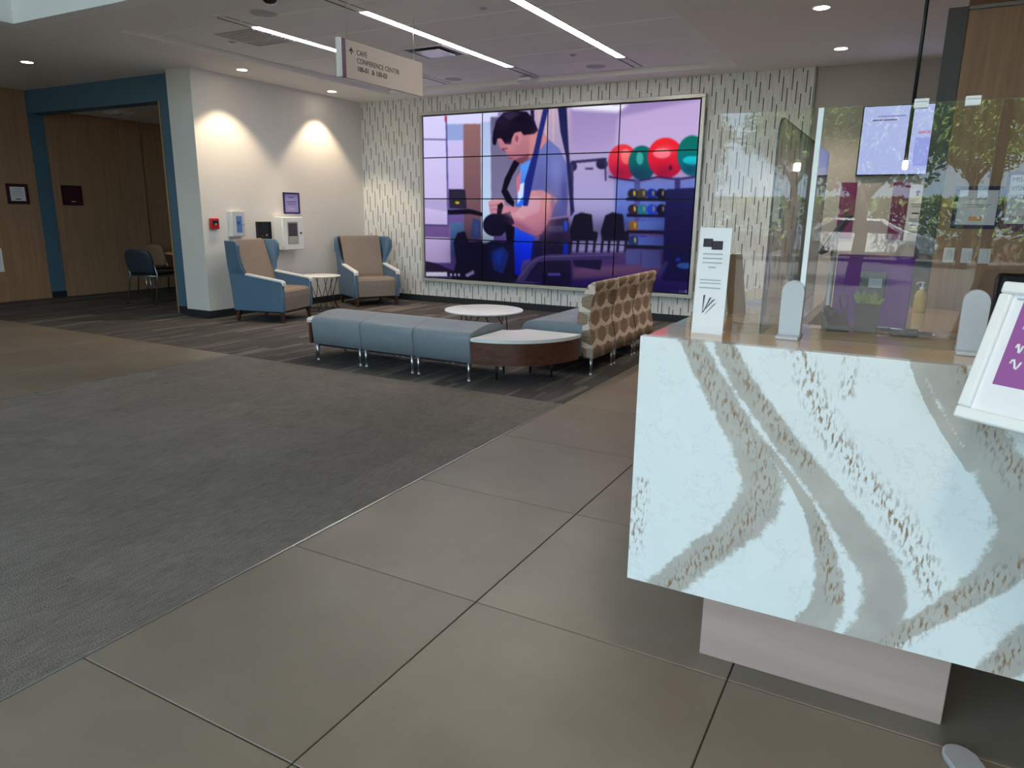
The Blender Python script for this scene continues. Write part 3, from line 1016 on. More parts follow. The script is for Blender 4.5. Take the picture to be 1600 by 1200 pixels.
def screen_mat():
    m = bpy.data.materials.new('lit display')
    m.use_nodes = True
    nt = m.node_tree
    b = nt.nodes['Principled BSDF']
    at_ = N(nt, 'ShaderNodeAttribute', attribute_name='picture')
    b.inputs['Base Color'].default_value = (0.004, 0.004, 0.005, 1)
    b.inputs['Roughness'].default_value = 0.5
    b.inputs['Specular IOR Level'].default_value = 0.06
    nt.links.new(at_.outputs['Color'], b.inputs['Emission Color'])
    b.inputs['Emission Strength'].default_value = 0.68
    return m


M_SCREEN = screen_mat()
vw = thing('video_wall', 'huge video wall of sixteen display panels showing a man in a gym', 'video wall', ((SX0 + SX1) / 2, WY, SZ0))
ox, oy, oz = vw.location
NXP, NYP = 120, 68
pw, ph = (SX1 - SX0) / 4, (SZ1 - SZ0) / 4
for r in range(4):
    for c in range(4):
        g = 0.0075
        x0, x1 = SX0 + c * pw + g, SX0 + (c + 1) * pw - g
        z1, z0 = SZ1 - r * ph - g, SZ1 - (r + 1) * ph + g
        xx = np.linspace(x0, x1, NXP)
        zz = np.linspace(z1, z0, NYP)
        XX, ZZ = np.meshgrid(xx, zz)
        vs = np.stack([XX - ox, np.full_like(XX, -0.055), ZZ - oz], -1).reshape(-1, 3)
        idx = np.arange(NXP * NYP).reshape(NYP, NXP)
        q = np.stack([idx[:-1, :-1], idx[1:, :-1], idx[1:, 1:], idx[:-1, 1:]], -1).reshape(-1, 4)
        nv = len(vs)
        bk = np.array([[x0, -0.012, z1], [x1, -0.012, z1], [x1, -0.012, z0], [x0, -0.012, z0]]) - np.array([ox, 0, oz])
        vs = np.vstack([vs, bk])
        corner = [idx[0, 0], idx[0, -1], idx[-1, -1], idx[-1, 0]]
        me = bpy.data.meshes.new('display_panel')
        faces = q.tolist()
        for k in range(4):
            faces.append([int(corner[k]), int(corner[(k + 1) % 4]), nv + (k + 1) % 4, nv + k])
        faces.append([nv, nv + 1, nv + 2, nv + 3])
        me.from_pydata(vs.tolist(), [], faces)
        u = ((XX - SX0) / (SX1 - SX0) * PW).clip(0, PW - 1).astype(int)
        v = ((SZ1 - ZZ) / (SZ1 - SZ0) * PH).clip(0, PH - 1).astype(int)
        colr = np.zeros((nv + 4, 4), np.float32)
        colr[:nv, :3] = pic[v, u].reshape(-1, 3)
        colr[:, 3] = 1
        ca = me.color_attributes.new('picture', 'FLOAT_COLOR', 'POINT')
        ca.data.foreach_set('color', colr.ravel())
        me.materials.append(M_SCREEN)
        me.materials.append(M_BLACK)
        for k in range(5):
            me.polygons[len(faces) - 1 - k].material_index = 1
        p = bpy.data.objects.new('display_panel', me)
        COL.objects.link(p)
        p.parent = vw
bm = NB()
F = 0.048
a, b2, c, d = SX0 - ox - 0.012, SX1 - ox + 0.012, SZ0 - oz - 0.012, SZ1 - oz + 0.012
for q in ((a - F, b2 + F, d, d + F), (a - F, b2 + F, c - F, c), (a - F, a, c, d), (b2, b2 + F, c, d)):
    bx(bm, q[0], q[1], -0.07, 0.0, q[2], q[3], bev=0.004)
obj('frame', bm, mat('silver screen frame', (0.55, 0.54, 0.50, 1), 0.35, metal=0.3, var=0.03), vw)
bm = NB()
bx(bm, a, b2, -0.012, 0.0, c, d)
obj('backing', bm, M_BLACK, vw)

# ================================================================== CEILING FITTINGS
M_LED = emit_mat('lit led diffuser', (1.0, 0.95, 0.88, 1), 23.0)
for i, (lx, y0, y1, lab) in enumerate(((LX[0], 5.45, 7.1, 'shortest lit linear ceiling slot light beside the dark return air panel'),
                                       (LX[1], 5.50, 8.22, 'long lit linear ceiling slot light above the hanging sign'),
                                       (LX[2], 5.20, 8.28, 'long lit linear ceiling slot light nearest the reception counter'))):
    t = thing('linear_light', lab, 'ceiling light', (lx, (y0 + y1) / 2, ZI), 0, 'linear slot lights in the ceiling tray')
    h = (y1 - y0) / 2
    bm = NB()
    bx(bm, -0.048, 0.048, -h, h, 0.0, 0.012)
    obj('diffuser', bm, M_LED, t)
    bm = NB()
    for s in (-1, 1):
        bx(bm, s * 0.055 - 0.006, s * 0.055 + 0.006, TY0 + 0.3 - (y0 + y1) / 2, TY1 - 0.12 - (y0 + y1) / 2, -0.001, 0.015)
    obj('rail', bm, M_DGREY, t)
    for yy0, yy1 in ((TY0 + 0.3 - (y0 + y1) / 2, -h), (h, TY1 - 0.12 - (y0 + y1) / 2)):
        bm = NB()
        bx(bm, -0.048, 0.048, yy0, yy1, 0.004, 0.014)
        obj('blank_cover', bm, M_CEILP, t)

M_LAMP = emit_mat('lit downlight lens', (1.0, 0.86, 0.66, 1), 16.0)
for i, (x, y, pw_, ang, blend, lab, aim) in enumerate((
        (-7.51, 6.675, 62, 96, 0.42, 'small round downlight washing the white wall above the red alarm pull', 0),
        (-7.62, 8.39, 62, 90, 0.42, 'small round downlight washing the white wall near the patterned wall', 0),
        (-0.874, 6.877, 70, 110, 0.5, 'round downlight in the plain ceiling between tray and wood wall, farther from patterned wall', 0),
        (-0.859, 8.545, 60, 110, 0.5, 'round downlight in the plain ceiling close to the patterned wall', 0),
        (-9.53, 5.23, 14, 110, 0.5, 'round downlight in front of the blue doorway', 0),
        (0.10, 0.70, 70, 110, 0.8, 'round downlight above the front of the reception counter', 0))):
    t = thing('downlight', lab, 'downlight', (x, y, CZ), 0, 'recessed ceiling downlights')
    bm = NB()
    lathe(bm, [(0.062, 0.012), (0.062, -0.002), (0.082, -0.005), (0.085, 0.0), (0.085, 0.010)], seg=28)
    obj('trim_ring', bm, M_PLAS, t)
    bm = NB()
    lathe(bm, [(0.0, -0.0035), (0.060, -0.0035)], seg=28)
    obj('lens', bm, M_LAMP, t)
    lamp_name = 'downlight_lamp_offscreen' if y < 1.0 else 'downlight_lamp'
    ld = bpy.data.lights.new(lamp_name, 'SPOT')
    ld.energy = pw_
    ld.color = (1.0, 0.78, 0.52) if x < -7 else (1.0, 0.84, 0.66)
    ld.spot_size = math.radians(ang)
    ld.spot_blend = blend
    ld.shadow_soft_size = 0.03 if x < -7 else 0.14
    lo = bpy.data.objects.new(lamp_name, ld)
    COL.objects.link(lo)
    lo.parent = t
    lo.location = (0, 0, -0.02)

M_GRILLE = mat('grey speaker grille', (0.48, 0.48, 0.49, 1), 0.7, var=0.1, scale=300)
for x, y, lab in ((-5.65, 8.60, 'round grey ceiling speaker near the patterned wall and hanging sign'), (-3.60, 8.62, 'round grey ceiling speaker near the patterned wall beside the slot light nearest reception'),
                  (-5.42, 5.11, 'round grey ceiling speaker near the return air panel')):
    t = thing('ceiling_speaker', lab, 'speaker', (x, y, ZI), 0, 'round ceiling speakers')
    bm = NB(); lathe(bm, [(0.0, -0.006), (0.115, -0.006), (0.12, 0.0)], seg=32); obj('grille', bm, M_GRILLE, t)
    bm = NB(); lathe(bm, [(0.118, -0.001), (0.128, -0.006), (0.134, -0.004), (0.136, 0.0)], seg=32); obj('rim', bm, M_PLAS, t)
for x, y, lab in ((-3.54, 5.86, 'small sprinkler head disc in the ceiling panel between two slot lights'), (-3.59, 7.92, 'small sprinkler head disc near the patterned wall end of a slot light'),
                  (-6.62, 5.78, 'small sprinkler head disc near the tray corner')):
    t = thing('sprinkler_head', lab, 'sprinkler', (x, y, ZI), 0, 'ceiling sprinklers')
    bm = NB(); lathe(bm, [(0.0, -0.014), (0.022, -0.014), (0.024, -0.005), (0.045, -0.003), (0.047, 0.0)], seg=20); obj('disc', bm, M_METAL, t)
t = thing('return_air_panel', 'dark grey square return air panel in the ceiling tray', 'air vent', (-6.24, 5.75, ZI))
bm = NB(); bx(bm, -0.28, 0.28, -0.29, 0.29, -0.004, 0.006); obj('grille', bm, M_GRILLE, t)
for k in range(10):
    bm = NB(); bx(bm, -0.27, 0.27, -0.27 + k * 0.06, -0.258 + k * 0.06, -0.008, 0.0); obj('slat', bm, M_GREYM, t)
t = thing('air_diffuser', 'square ceiling air diffuser with open black throat and glossy inner plate', 'air vent', (-4.93, 7.12, ZI))
bm = NB()
for q in ((-0.28, 0.28, 0.25, 0.28), (-0.28, 0.28, -0.28, -0.25), (-0.28, -0.25, -0.25, 0.25), (0.25, 0.28, -0.25, 0.25)):
    bx(bm, q[0], q[1], q[2], q[3], -0.006, 0.004, bev=0.002)
obj('frame', bm, M_PLAS, t)
bm = NB(); bx(bm, -0.25, 0.25, -0.25, 0.25, -0.001, 0.006); obj('throat', bm, M_BLACK, t)
bm = NB(); bx(bm, -0.17, 0.17, -0.17, 0.17, -0.02, -0.012, bev=0.002); obj('plate', bm, mat('glossy white plate', (0.72, 0.72, 0.72, 1), 0.2, var=0.02), t)
for sx, sy in ((-1, -1), (1, -1), (-1, 1), (1, 1)):
    bm = NB(); tube(bm, [(sx * 0.12, sy * 0.12, -0.013), (sx * 0.12, sy * 0.12, 0.0)], 0.005); obj('stud', bm, M_GREYM, t)
t = thing('ceiling_sensor', 'white boxy sensor housing fixed at the far edge of the tray', 'sensor', (-4.66, 8.83, ZI))
bm = NB(); bx(bm, -0.10, 0.10, -0.08, 0.08, -0.085, -0.02, bev=0.02, seg=3); obj('housing', bm, M_PLAS, t)
bm = NB(); bx(bm, -0.05, 0.05, -0.05, 0.05, -0.022, 0.0); obj('mount', bm, M_GREYM, t)
bm = NB(); bx(bm, -0.085, 0.085, -0.083, -0.078, -0.08, -0.055); obj('face', bm, M_INKL, t)
t = thing('dome_camera', 'black glossy dome camera on the ceiling edge before the tray', 'camera', (-4.80, 4.60, CZ))
bm = NB(); lathe(bm, [(0.0, -0.06), (0.03, -0.055), (0.055, -0.035), (0.062, -0.01), (0.062, 0.0)], seg=24); obj('dome', bm, mat('black gloss', (0.01, 0.01, 0.012, 1), 0.08, var=0.05), t)
bm = NB(); lathe(bm, [(0.062, -0.012), (0.085, -0.01), (0.088, 0.0)], seg=24); obj('ring', bm, M_PLAS, t)

# --- hanging sign
SG = thing('hanging_sign', 'hanging wayfinding sign for café and conference center with purple end band', 'sign', (-4.30, 5.40, 2.485))
bm = NB(); bx(bm, -0.018, 0.018, -0.50, 0.58, 0.0, 0.30, bev=0.002); obj('panel', bm, M_SIGN, SG)
bm = NB(); bx(bm, -0.019, 0.019, -0.548, -0.50, 0.0, 0.30, bev=0.002); obj('purple_band', bm, M_SIGNP, SG)
bm = NB(); bx(bm, -0.019, 0.019, -0.578, -0.548, 0.0, 0.30, bev=0.002); obj('end_cap', bm, M_LAM, SG)
for y in (-0.46, 0.47):
    bm = NB(); tube(bm, [(0, y, 0.295), (0, y, ZI - 2.485)], 0.003, seg=6); obj('cable', bm, M_METAL, SG)


def on_x(x, y, z):
    return Matrix.Translation((x, y, z)) @ FACE_X


text('lettering', 'CAFÉ', 0.058, M_INK, SG, on_x(0.0185, -0.365, 0.200))
text('lettering', 'CONFERENCE CENTER', 0.058, M_INK, SG, on_x(0.0185, -0.365, 0.137), squash=0.97)
for y_, s_ in ((-0.365, '100-01'), (-0.172, '&'), (-0.118, '100-03')):
    text('lettering', s_, 0.056, M_INK, SG, on_x(0.0185, y_, 0.074), bold=0.0008)
bm = NB()
prism(bm, [(-0.432, 0.246), (-0.46, 0.216), (-0.452, 0.208), (-0.437, 0.224), (-0.437, 0.190), (-0.427, 0.190), (-0.427, 0.224), (-0.412, 0.208), (-0.404, 0.216)], 'x', 0.0182, 0.0192)
obj('arrow', bm, M_INK, SG)

# ================================================================== WALL DEVICES (white wall, facing +X)


def frame_on_x(name, label, cat, x, y0, y1, z0, z1, fm, pm, w=0.02, d=0.018, lines=None, group=None, stamp=None):
    t = thing(name, label, cat, (x, (y0 + y1) / 2, z0), 0, group)
    hy, h = (y1 - y0) / 2, z1 - z0
    bm = NB()
    for q in ((-hy, hy, h - w, h), (-hy, hy, 0, w), (-hy, -hy + w, w, h - w), (hy - w, hy, w, h - w)):
        bx(bm, 0, d, q[0], q[1], q[2], q[3], bev=0.002)
    obj('frame', bm, fm, t)
    bm = NB(); bx(bm, 0.001, d * 0.5, -hy + w * 0.8, hy - w * 0.8, w * 0.8, h - w * 0.8); obj('sheet', bm, pm, t)
    for (a, b_, c, dd) in (lines or []):
        bm = NB(); bx(bm, d * 0.5, d * 0.5 + 0.0008, a * hy, b_ * hy, c * h, dd * h); obj('print_line', bm, M_INKL if pm is not M_PAPERB else M_NAVY, t)
    if stamp:
        bm = NB(); bx(bm, d * 0.5, d * 0.5 + 0.0008, stamp[0] * hy, stamp[1] * hy, stamp[2] * h, stamp[3] * h); obj('print_logo', bm, stamp[4], t)
    return t


t = thing('fire_alarm_pull', 'red fire alarm pull station on the white wall', 'fire alarm', (WX, 6.42, 1.155))
bm = NB(); bx(bm, 0, 0.045, -0.062, 0.062, 0, 0.135, bev=0.006); obj('body', bm, M_RED, t)
bm = NB(); bx(bm, 0.043, 0.055, -0.042, 0.042, 0.055, 0.11, bev=0.003); obj('handle', bm, M_BLACK, t)
bm = NB(); bx(bm, 0.054, 0.057, -0.014, 0.014, 0.058, 0.068); obj('pull_tab', bm, M_PLAS, t)
t = thing('wall_cabinet', 'narrow white wall cabinet with a blue window beside the fire alarm', 'cabinet', (WX, 6.755, 1.055))
bm = NB(); bx(bm, 0, 0.09, -0.105, 0.10, 0, 0.33, bev=0.008); obj('body', bm, M_PLAS, t)
dr = obj('door', (lambda b: (bx(b, 0.09, 0.10, -0.10, 0.095, 0.005, 0.325, bev=0.004), b)[1])(NB()), mat('pale grey door', (0.55, 0.58, 0.60, 1), 0.35, var=0.02), t)
bm = NB(); bx(bm, 0.098, 0.103, -0.045, 0.045, 0.05, 0.265); obj('blue_window', bm, mat('blue label', S(96, 128, 190), 0.3, var=0.15, scale=30), dr)
bm = NB(); bx(bm, 0.102, 0.1045, -0.038, 0.012, 0.155, 0.195); obj('label_mark', bm, mat('deep blue mark', S(30, 96, 160), 0.4), dr)
bm = NB(); tube(bm, [(0.10, 0.068, 0.155), (0.118, 0.068, 0.155)], 0.009); obj('latch', bm, M_METAL, dr)
t = thing('wall_box', 'black square recessed box with small red light on the white wall', 'wall box', (WX, 7.245, 0.985))
bm = NB()
for q in ((-0.13, 0.13, 0.24, 0.26), (-0.13, 0.13, 0, 0.02), (-0.13, -0.11, 0.02, 0.24), (0.11, 0.13, 0.02, 0.24)):
    bx(bm, 0, 0.03, q[0], q[1], q[2], q[3], bev=0.003)
obj('frame', bm, M_BLACK, t)
bm = NB(); bx(bm, 0.0, 0.012, -0.115, 0.115, 0.015, 0.245); obj('panel', bm, M_BLACK, t)
bm = NB(); tube(bm, [(0.012, -0.03, 0.06), (0.018, -0.03, 0.06)], 0.009); obj('red_lamp', bm, M_RED, t)
bm = NB(); tube(bm, [(0.012, 0.05, 0.075), (0.018, 0.05, 0.075)], 0.014); obj('key_lock', bm, M_METAL, t)
t = thing('defibrillator_cabinet', 'white metal defibrillator cabinet with glass window on the wall behind the armchair', 'cabinet', (WX, 7.64, 0.850))
bm = NB(); bx(bm, 0, 0.17, -0.20, 0.20, 0, 0.46, bev=0.008); obj('body', bm, M_PLAS, t)
dr = obj('door', (lambda b: (bx(b, 0.17, 0.182, -0.195, 0.195, 0.006, 0.454, bev=0.004), b)[1])(NB()), M_PLAS, t)
bm = NB()
for q in ((-0.115, 0.085, 0.375, 0.395), (-0.115, 0.085, 0.08, 0.095), (-0.115, -0.10, 0.095, 0.375), (0.07, 0.085, 0.095, 0.375)):
    bx(bm, 0.18, 0.187, q[0], q[1], q[2], q[3])
obj('window_frame', bm, mat('grey gasket', (0.35, 0.35, 0.37, 1), 0.5), dr)
bm = NB(); bx(bm, 0.181, 0.184, -0.10, 0.07, 0.19, 0.375); obj('dark_window', bm, M_DGREY, dr)
bm = NB(); bx(bm, 0.181, 0.184, -0.10, 0.07, 0.095, 0.185); obj('label', bm, mat('grey label', (0.40, 0.40, 0.36, 1), 0.5, var=0.2, scale=30), dr)
bm = NB(); tube(bm, [(0.18, 0.135, 0.235), (0.198, 0.135, 0.235)], 0.013); obj('lock', bm, M_BLACK, dr)
frame_on_x('framed_notice', 'small purple framed lilac notice above the white defibrillator cabinet', 'picture', WX, 7.645, 7.955, 1.355, 1.655, M_NAVY, M_PAPERB, 0.022, 0.02,
           lines=[(-0.35, 0.3, 0.76, 0.785), (-0.62, 0.6, 0.55, 0.575), (-0.5, 0.5, 0.45, 0.47)], stamp=(-0.3, 0.3, 0.20, 0.25, mat('peach print', S(214, 150, 170), 0.7)))
frame_on_x('framed_certificate', 'dark framed white certificate on the wood wall left of the blue band', 'picture', XL + 0.010, 5.945, 6.250, 1.445, 1.740, mat('plum frame', S(60, 26, 40), 0.5), M_PAPER, 0.045, 0.02,
           lines=[(-0.3, 0.3, 0.72, 0.75), (-0.5, 0.5, 0.62, 0.64), (-0.5, 0.5, 0.54, 0.56), (-0.5, 0.5, 0.46, 0.48), (-0.5, 0.5, 0.38, 0.40)], stamp=(-0.25, 0.25, 0.22, 0.27, M_INK))
frame_on_x('dark_plaque', 'all dark plum plaque with a small gold mark inside the nook', 'picture', XL + 0.010, 6.745, 7.065, 1.440, 1.745, mat('plum frame edge', S(48, 20, 34), 0.5), mat('plum sheet', S(66, 34, 46), 0.5), 0.03, 0.02,
           stamp=(-0.15, 0.3, 0.16, 0.21, M_ORANGE))
frame_on_x('wall_poster', 'pale poster low on the wood wall below the white certificate', 'poster', XL + 0.010, 5.30, 5.760, 0.455, 0.80, M_PLAS, M_PAPER, 0.012, 0.012)

# ================================================================== LOUNGE SEATING


def leg_mesh(bm, x, y, z0, z1, r0, r1, dx=0.0, dy=0.0, seg=10):
    tube(bm, [(x + dx, y + dy, z0), (x, y, z1)], r0, seg=seg, r_end=r1)


def make_bench():
    t = thing('bench', '', 'bench')
    W, D = 0.595, 0.64
    prof = []
    R = 0.065
    for k in range(9):
        a = PI + (PI / 2) * k / 8
        prof.append((-D / 2 + R + R * math.cos(a), 0.425 - R - R * math.sin(a)))
    for k in range(9):
        u = k / 8
        prof.append((-D / 2 + R + (D - 2 * R) * u, 0.425 + 0.035 * math.sin(PI * u)))
    for k in range(9):
        a = PI / 2 - (PI / 2) * k / 8
        prof.append((D / 2 - R + R * math.cos(a), 0.425 - R + R * math.sin(a)))
    pts = [(-D / 2 + 0.02, 0.165)] + [(p[0], p[1]) for p in prof] + [(D / 2 - 0.02, 0.165)]
    cl = [pts[0]]
    for p in pts[1:]:
        if math.hypot(p[0] - cl[-1][0], p[1] - cl[-1][1]) > 0.004:
            cl.append(p)
    bm = NB()
    prism(bm, cl, 'x', -W / 2 + 0.002, W / 2 - 0.002, bev=0.012, seg=3, smooth=True)
    obj('seat_cushion', bm, M_VINYL, t)
    bm = NB()
    bx(bm, -W / 2 + 0.04, W / 2 - 0.04, -D / 2 + 0.05, D / 2 - 0.05, 0.14, 0.17)
    obj('seat_frame', bm, M_BLACK, t)
    for sx in (-1, 1):
        for sy in (-1, 1):
            bm = NB()
            leg_mesh(bm, sx * (W / 2 - 0.035), sy * (D / 2 - 0.045), 0.012, 0.168, 0.009, 0.018)
            lg = obj('leg', bm, M_METAL, t)
            bm = NB()
            lathe(bm, [(0.0, 0.0), (0.013, 0.0), (0.013, 0.013), (0.0, 0.013)], sx * (W / 2 - 0.035), sy * (D / 2 - 0.045), seg=12)
            obj('glide', bm, M_PLAS, lg)
    return t


BY = 4.965 + 0.32
bench = make_bench()
bench.location = (-4.605, BY, 0)
bench['label'] = 'grey blue vinyl bench at the end with the narrow side table'
bench['group'] = 'backless vinyl benches'
dup(bench, (-4.010, BY, 0), 0, 'middle grey blue vinyl bench between two other benches', 'backless vinyl benches')
dup(bench, (-3.415, BY, 0), 0, 'grey blue vinyl bench touching the quarter round corner table', 'backless vinyl benches')


def arc(cx, cy, r, a0, a1, n):
    return [(cx + r * math.cos(math.radians(a0 + (a1 - a0) * k / n)), cy + r * math.sin(math.radians(a0 + (a1 - a0) * k / n))) for k in range(n + 1)]


# quarter round corner table
ct = thing('corner_table', 'quarter round corner table with white top and walnut drum between bench and patterned seat', 'table', (-3.105, 5.655, 0))
pts = arc(0, 0, 0.70, -90, 0, 28) + arc(0, 0, 0.16, 0, -90, 10)
bm = NB(); prism(bm, pts, 'z', 0.355, 0.385, bev=0.005, smooth=False); obj('table_top', bm, M_LAM, ct)
pts = arc(0, 0, 0.685, -90, 0, 28) + arc(0, 0, 0.18, 0, -90, 10)
bm = NB(); prism(bm, pts, 'z', 0.165, 0.356); obj('drum', bm, M_WALNUT, ct)
for a in (-75, -15):
    for r in (0.25, 0.50):
        x, y = r * math.cos(math.radians(a)), r * math.sin(math.radians(a))
        bm = NB(); leg_mesh(bm, x, y, 0.0, 0.168, 0.010, 0.016); obj('leg', bm, M_BLACKM, ct)
# narrow end table
et = thing('end_table', 'narrow bowed end table with white top and walnut side at the bench end', 'table', (-4.905, BY, 0))
pts = [(0.16 * math.cos(math.radians(a)), 0.33 * math.sin(math.radians(a))) for a in range(90, 271, 10)]
bm = NB(); prism(bm, pts, 'z', 0.365, 0.395, bev=0.004); obj('table_top', bm, M_LAM, et)
pts = [(0.145 * math.cos(math.radians(a)), 0.315 * math.sin(math.radians(a))) for a in range(90, 271, 10)]
bm = NB(); prism(bm, pts, 'z', 0.165, 0.366); obj('drum', bm, M_WALNUT, et)
for y in (-0.2, 0.2):
    bm = NB(); leg_mesh(bm, -0.05, y, 0.0, 0.168, 0.010, 0.016); obj('leg', bm, M_METAL, et)


def make_seat():
    """local: back on +x side, seat toward -x, width along y"""
    t = thing('lounge_seat', '', 'seat')
    W = 0.572
    # curved back
    outer = [(0.045, 0.150), (0.035, 0.25), (0.015, 0.36), (-0.012, 0.47), (-0.022, 0.58), (-0.012, 0.68), (0.018, 0.755), (0.052, 0.800)]
    inner = [(0.040, 0.826), (0.010, 0.828), (-0.035, 0.800), (-0.085, 0.70), (-0.118, 0.60), (-0.130, 0.50), (-0.115, 0.40), (-0.085, 0.30), (-0.068, 0.20), (-0.065, 0.150)]
    bm = NB()
    prism(bm, outer + inner, 'y', -W / 2 + 0.010, W / 2 - 0.010, bev=0.026, seg=3, smooth=True)
    obj('backrest', bm, M_HEX, t)
    bm = NB()
    prof = [(-0.07, 0.165), (-0.66, 0.165)]
    for k in range(7):
        a = PI - (PI / 2) * k / 6
        prof.append((-0.58 + 0.10 * math.cos(a), 0.345 + 0.10 * math.sin(a)))
    prof += [(-0.40, 0.462), (-0.22, 0.462), (-0.07, 0.450)]
    prism(bm, prof, 'y', -W / 2 + 0.002, W / 2 - 0.002, bev=0.010, seg=2, smooth=True)
    obj('seat_cushion', bm, M_VINYL, t)
    bm = NB(); bx(bm, -0.60, 0.0, -W / 2 + 0.04, W / 2 - 0.04, 0.14, 0.17); obj('seat_frame', bm, M_BLACK, t)
    for x in (-0.60, 0.015):
        for sy in (-1, 1):
            bm = NB(); leg_mesh(bm, x, sy * (W / 2 - 0.035), 0.012, 0.165, 0.009, 0.018)
            lg = obj('leg', bm, M_METAL, t)
            bm = NB(); lathe(bm, [(0.0, 0.0), (0.013, 0.0), (0.013, 0.013), (0.0, 0.013)], x, sy * (W / 2 - 0.035), seg=12); obj('glide', bm, M_PLAS, lg)
    return t


seat = make_seat()
seat.location = (-2.375, 6.045, 0)
seat['label'] = 'honeycomb patterned lounge seat next to the quarter round corner table'
seat['group'] = 'lounge seats with patterned backs'
dup(seat, (-2.375, 6.625, 0), 0, 'honeycomb patterned lounge seat in the middle of the row of three', 'lounge seats with patterned backs')
dup(seat, (-2.375, 7.205, 0), 0, 'honeycomb patterned lounge seat nearest the video wall', 'lounge seats with patterned backs')

# coffee table
cf = thing('coffee_table', 'low round white coffee table with black wire legs among the benches', 'table', (-4.17, 6.95, 0))
bm = NB(); lathe(bm, [(0.0, 0.305), (0.43, 0.305), (0.447, 0.311), (0.45, 0.32), (0.447, 0.329), (0.43, 0.333), (0.0, 0.333)], seg=56); obj('table_top', bm, M_LAM, cf)
for k in range(4):
    a = PI / 4 + k * PI / 2 + 0.3
    bm = NB()
    for s in (-1, 1):
        tube(bm, [(0.33 * math.cos(a), 0.33 * math.sin(a), 0.006), (0.25 * math.cos(a + s * 0.55), 0.25 * math.sin(a + s * 0.55), 0.306)], 0.006, seg=6)
    obj('leg', bm, M_BLACKM, cf)
bm = NB(); tube(bm, [(0.33 * math.cos(a), 0.33 * math.sin(a), 0.010) for a in np.linspace(0, 2 * PI, 33)], 0.006, seg=6); obj('base_ring', bm, M_BLACKM, cf)

# side table
st = thing('side_table', 'small round white side table with crossed black wire base between the armchairs', 'table', (-7.37, 7.72, 0))
bm = NB(); lathe(bm, [(0.0, 0.482), (0.262, 0.482), (0.272, 0.486), (0.275, 0.493), (0.272, 0.5), (0.262, 0.503), (0.0, 0.503)], seg=48); obj('table_top', bm, M_LAM, st)
for k in range(6):
    a = k * PI / 3
    bm = NB()
    for s in (-1, 1):
        tube(bm, [(0.235 * math.cos(a), 0.235 * math.sin(a), 0.006), (0.155 * math.cos(a + s * 0.32), 0.155 * math.sin(a + s * 0.32), 0.20), (0.235 * math.cos(a + s * 0.62), 0.235 * math.sin(a + s * 0.62), 0.484)], 0.0048, seg=6)
    obj('wire_leg', bm, M_BLACKM, st)
bm = NB(); tube(bm, [(0.235 * math.cos(a), 0.235 * math.sin(a), 0.008) for a in np.linspace(0, 2 * PI, 33)], 0.005, seg=6); obj('base_ring', bm, M_BLACKM, st)


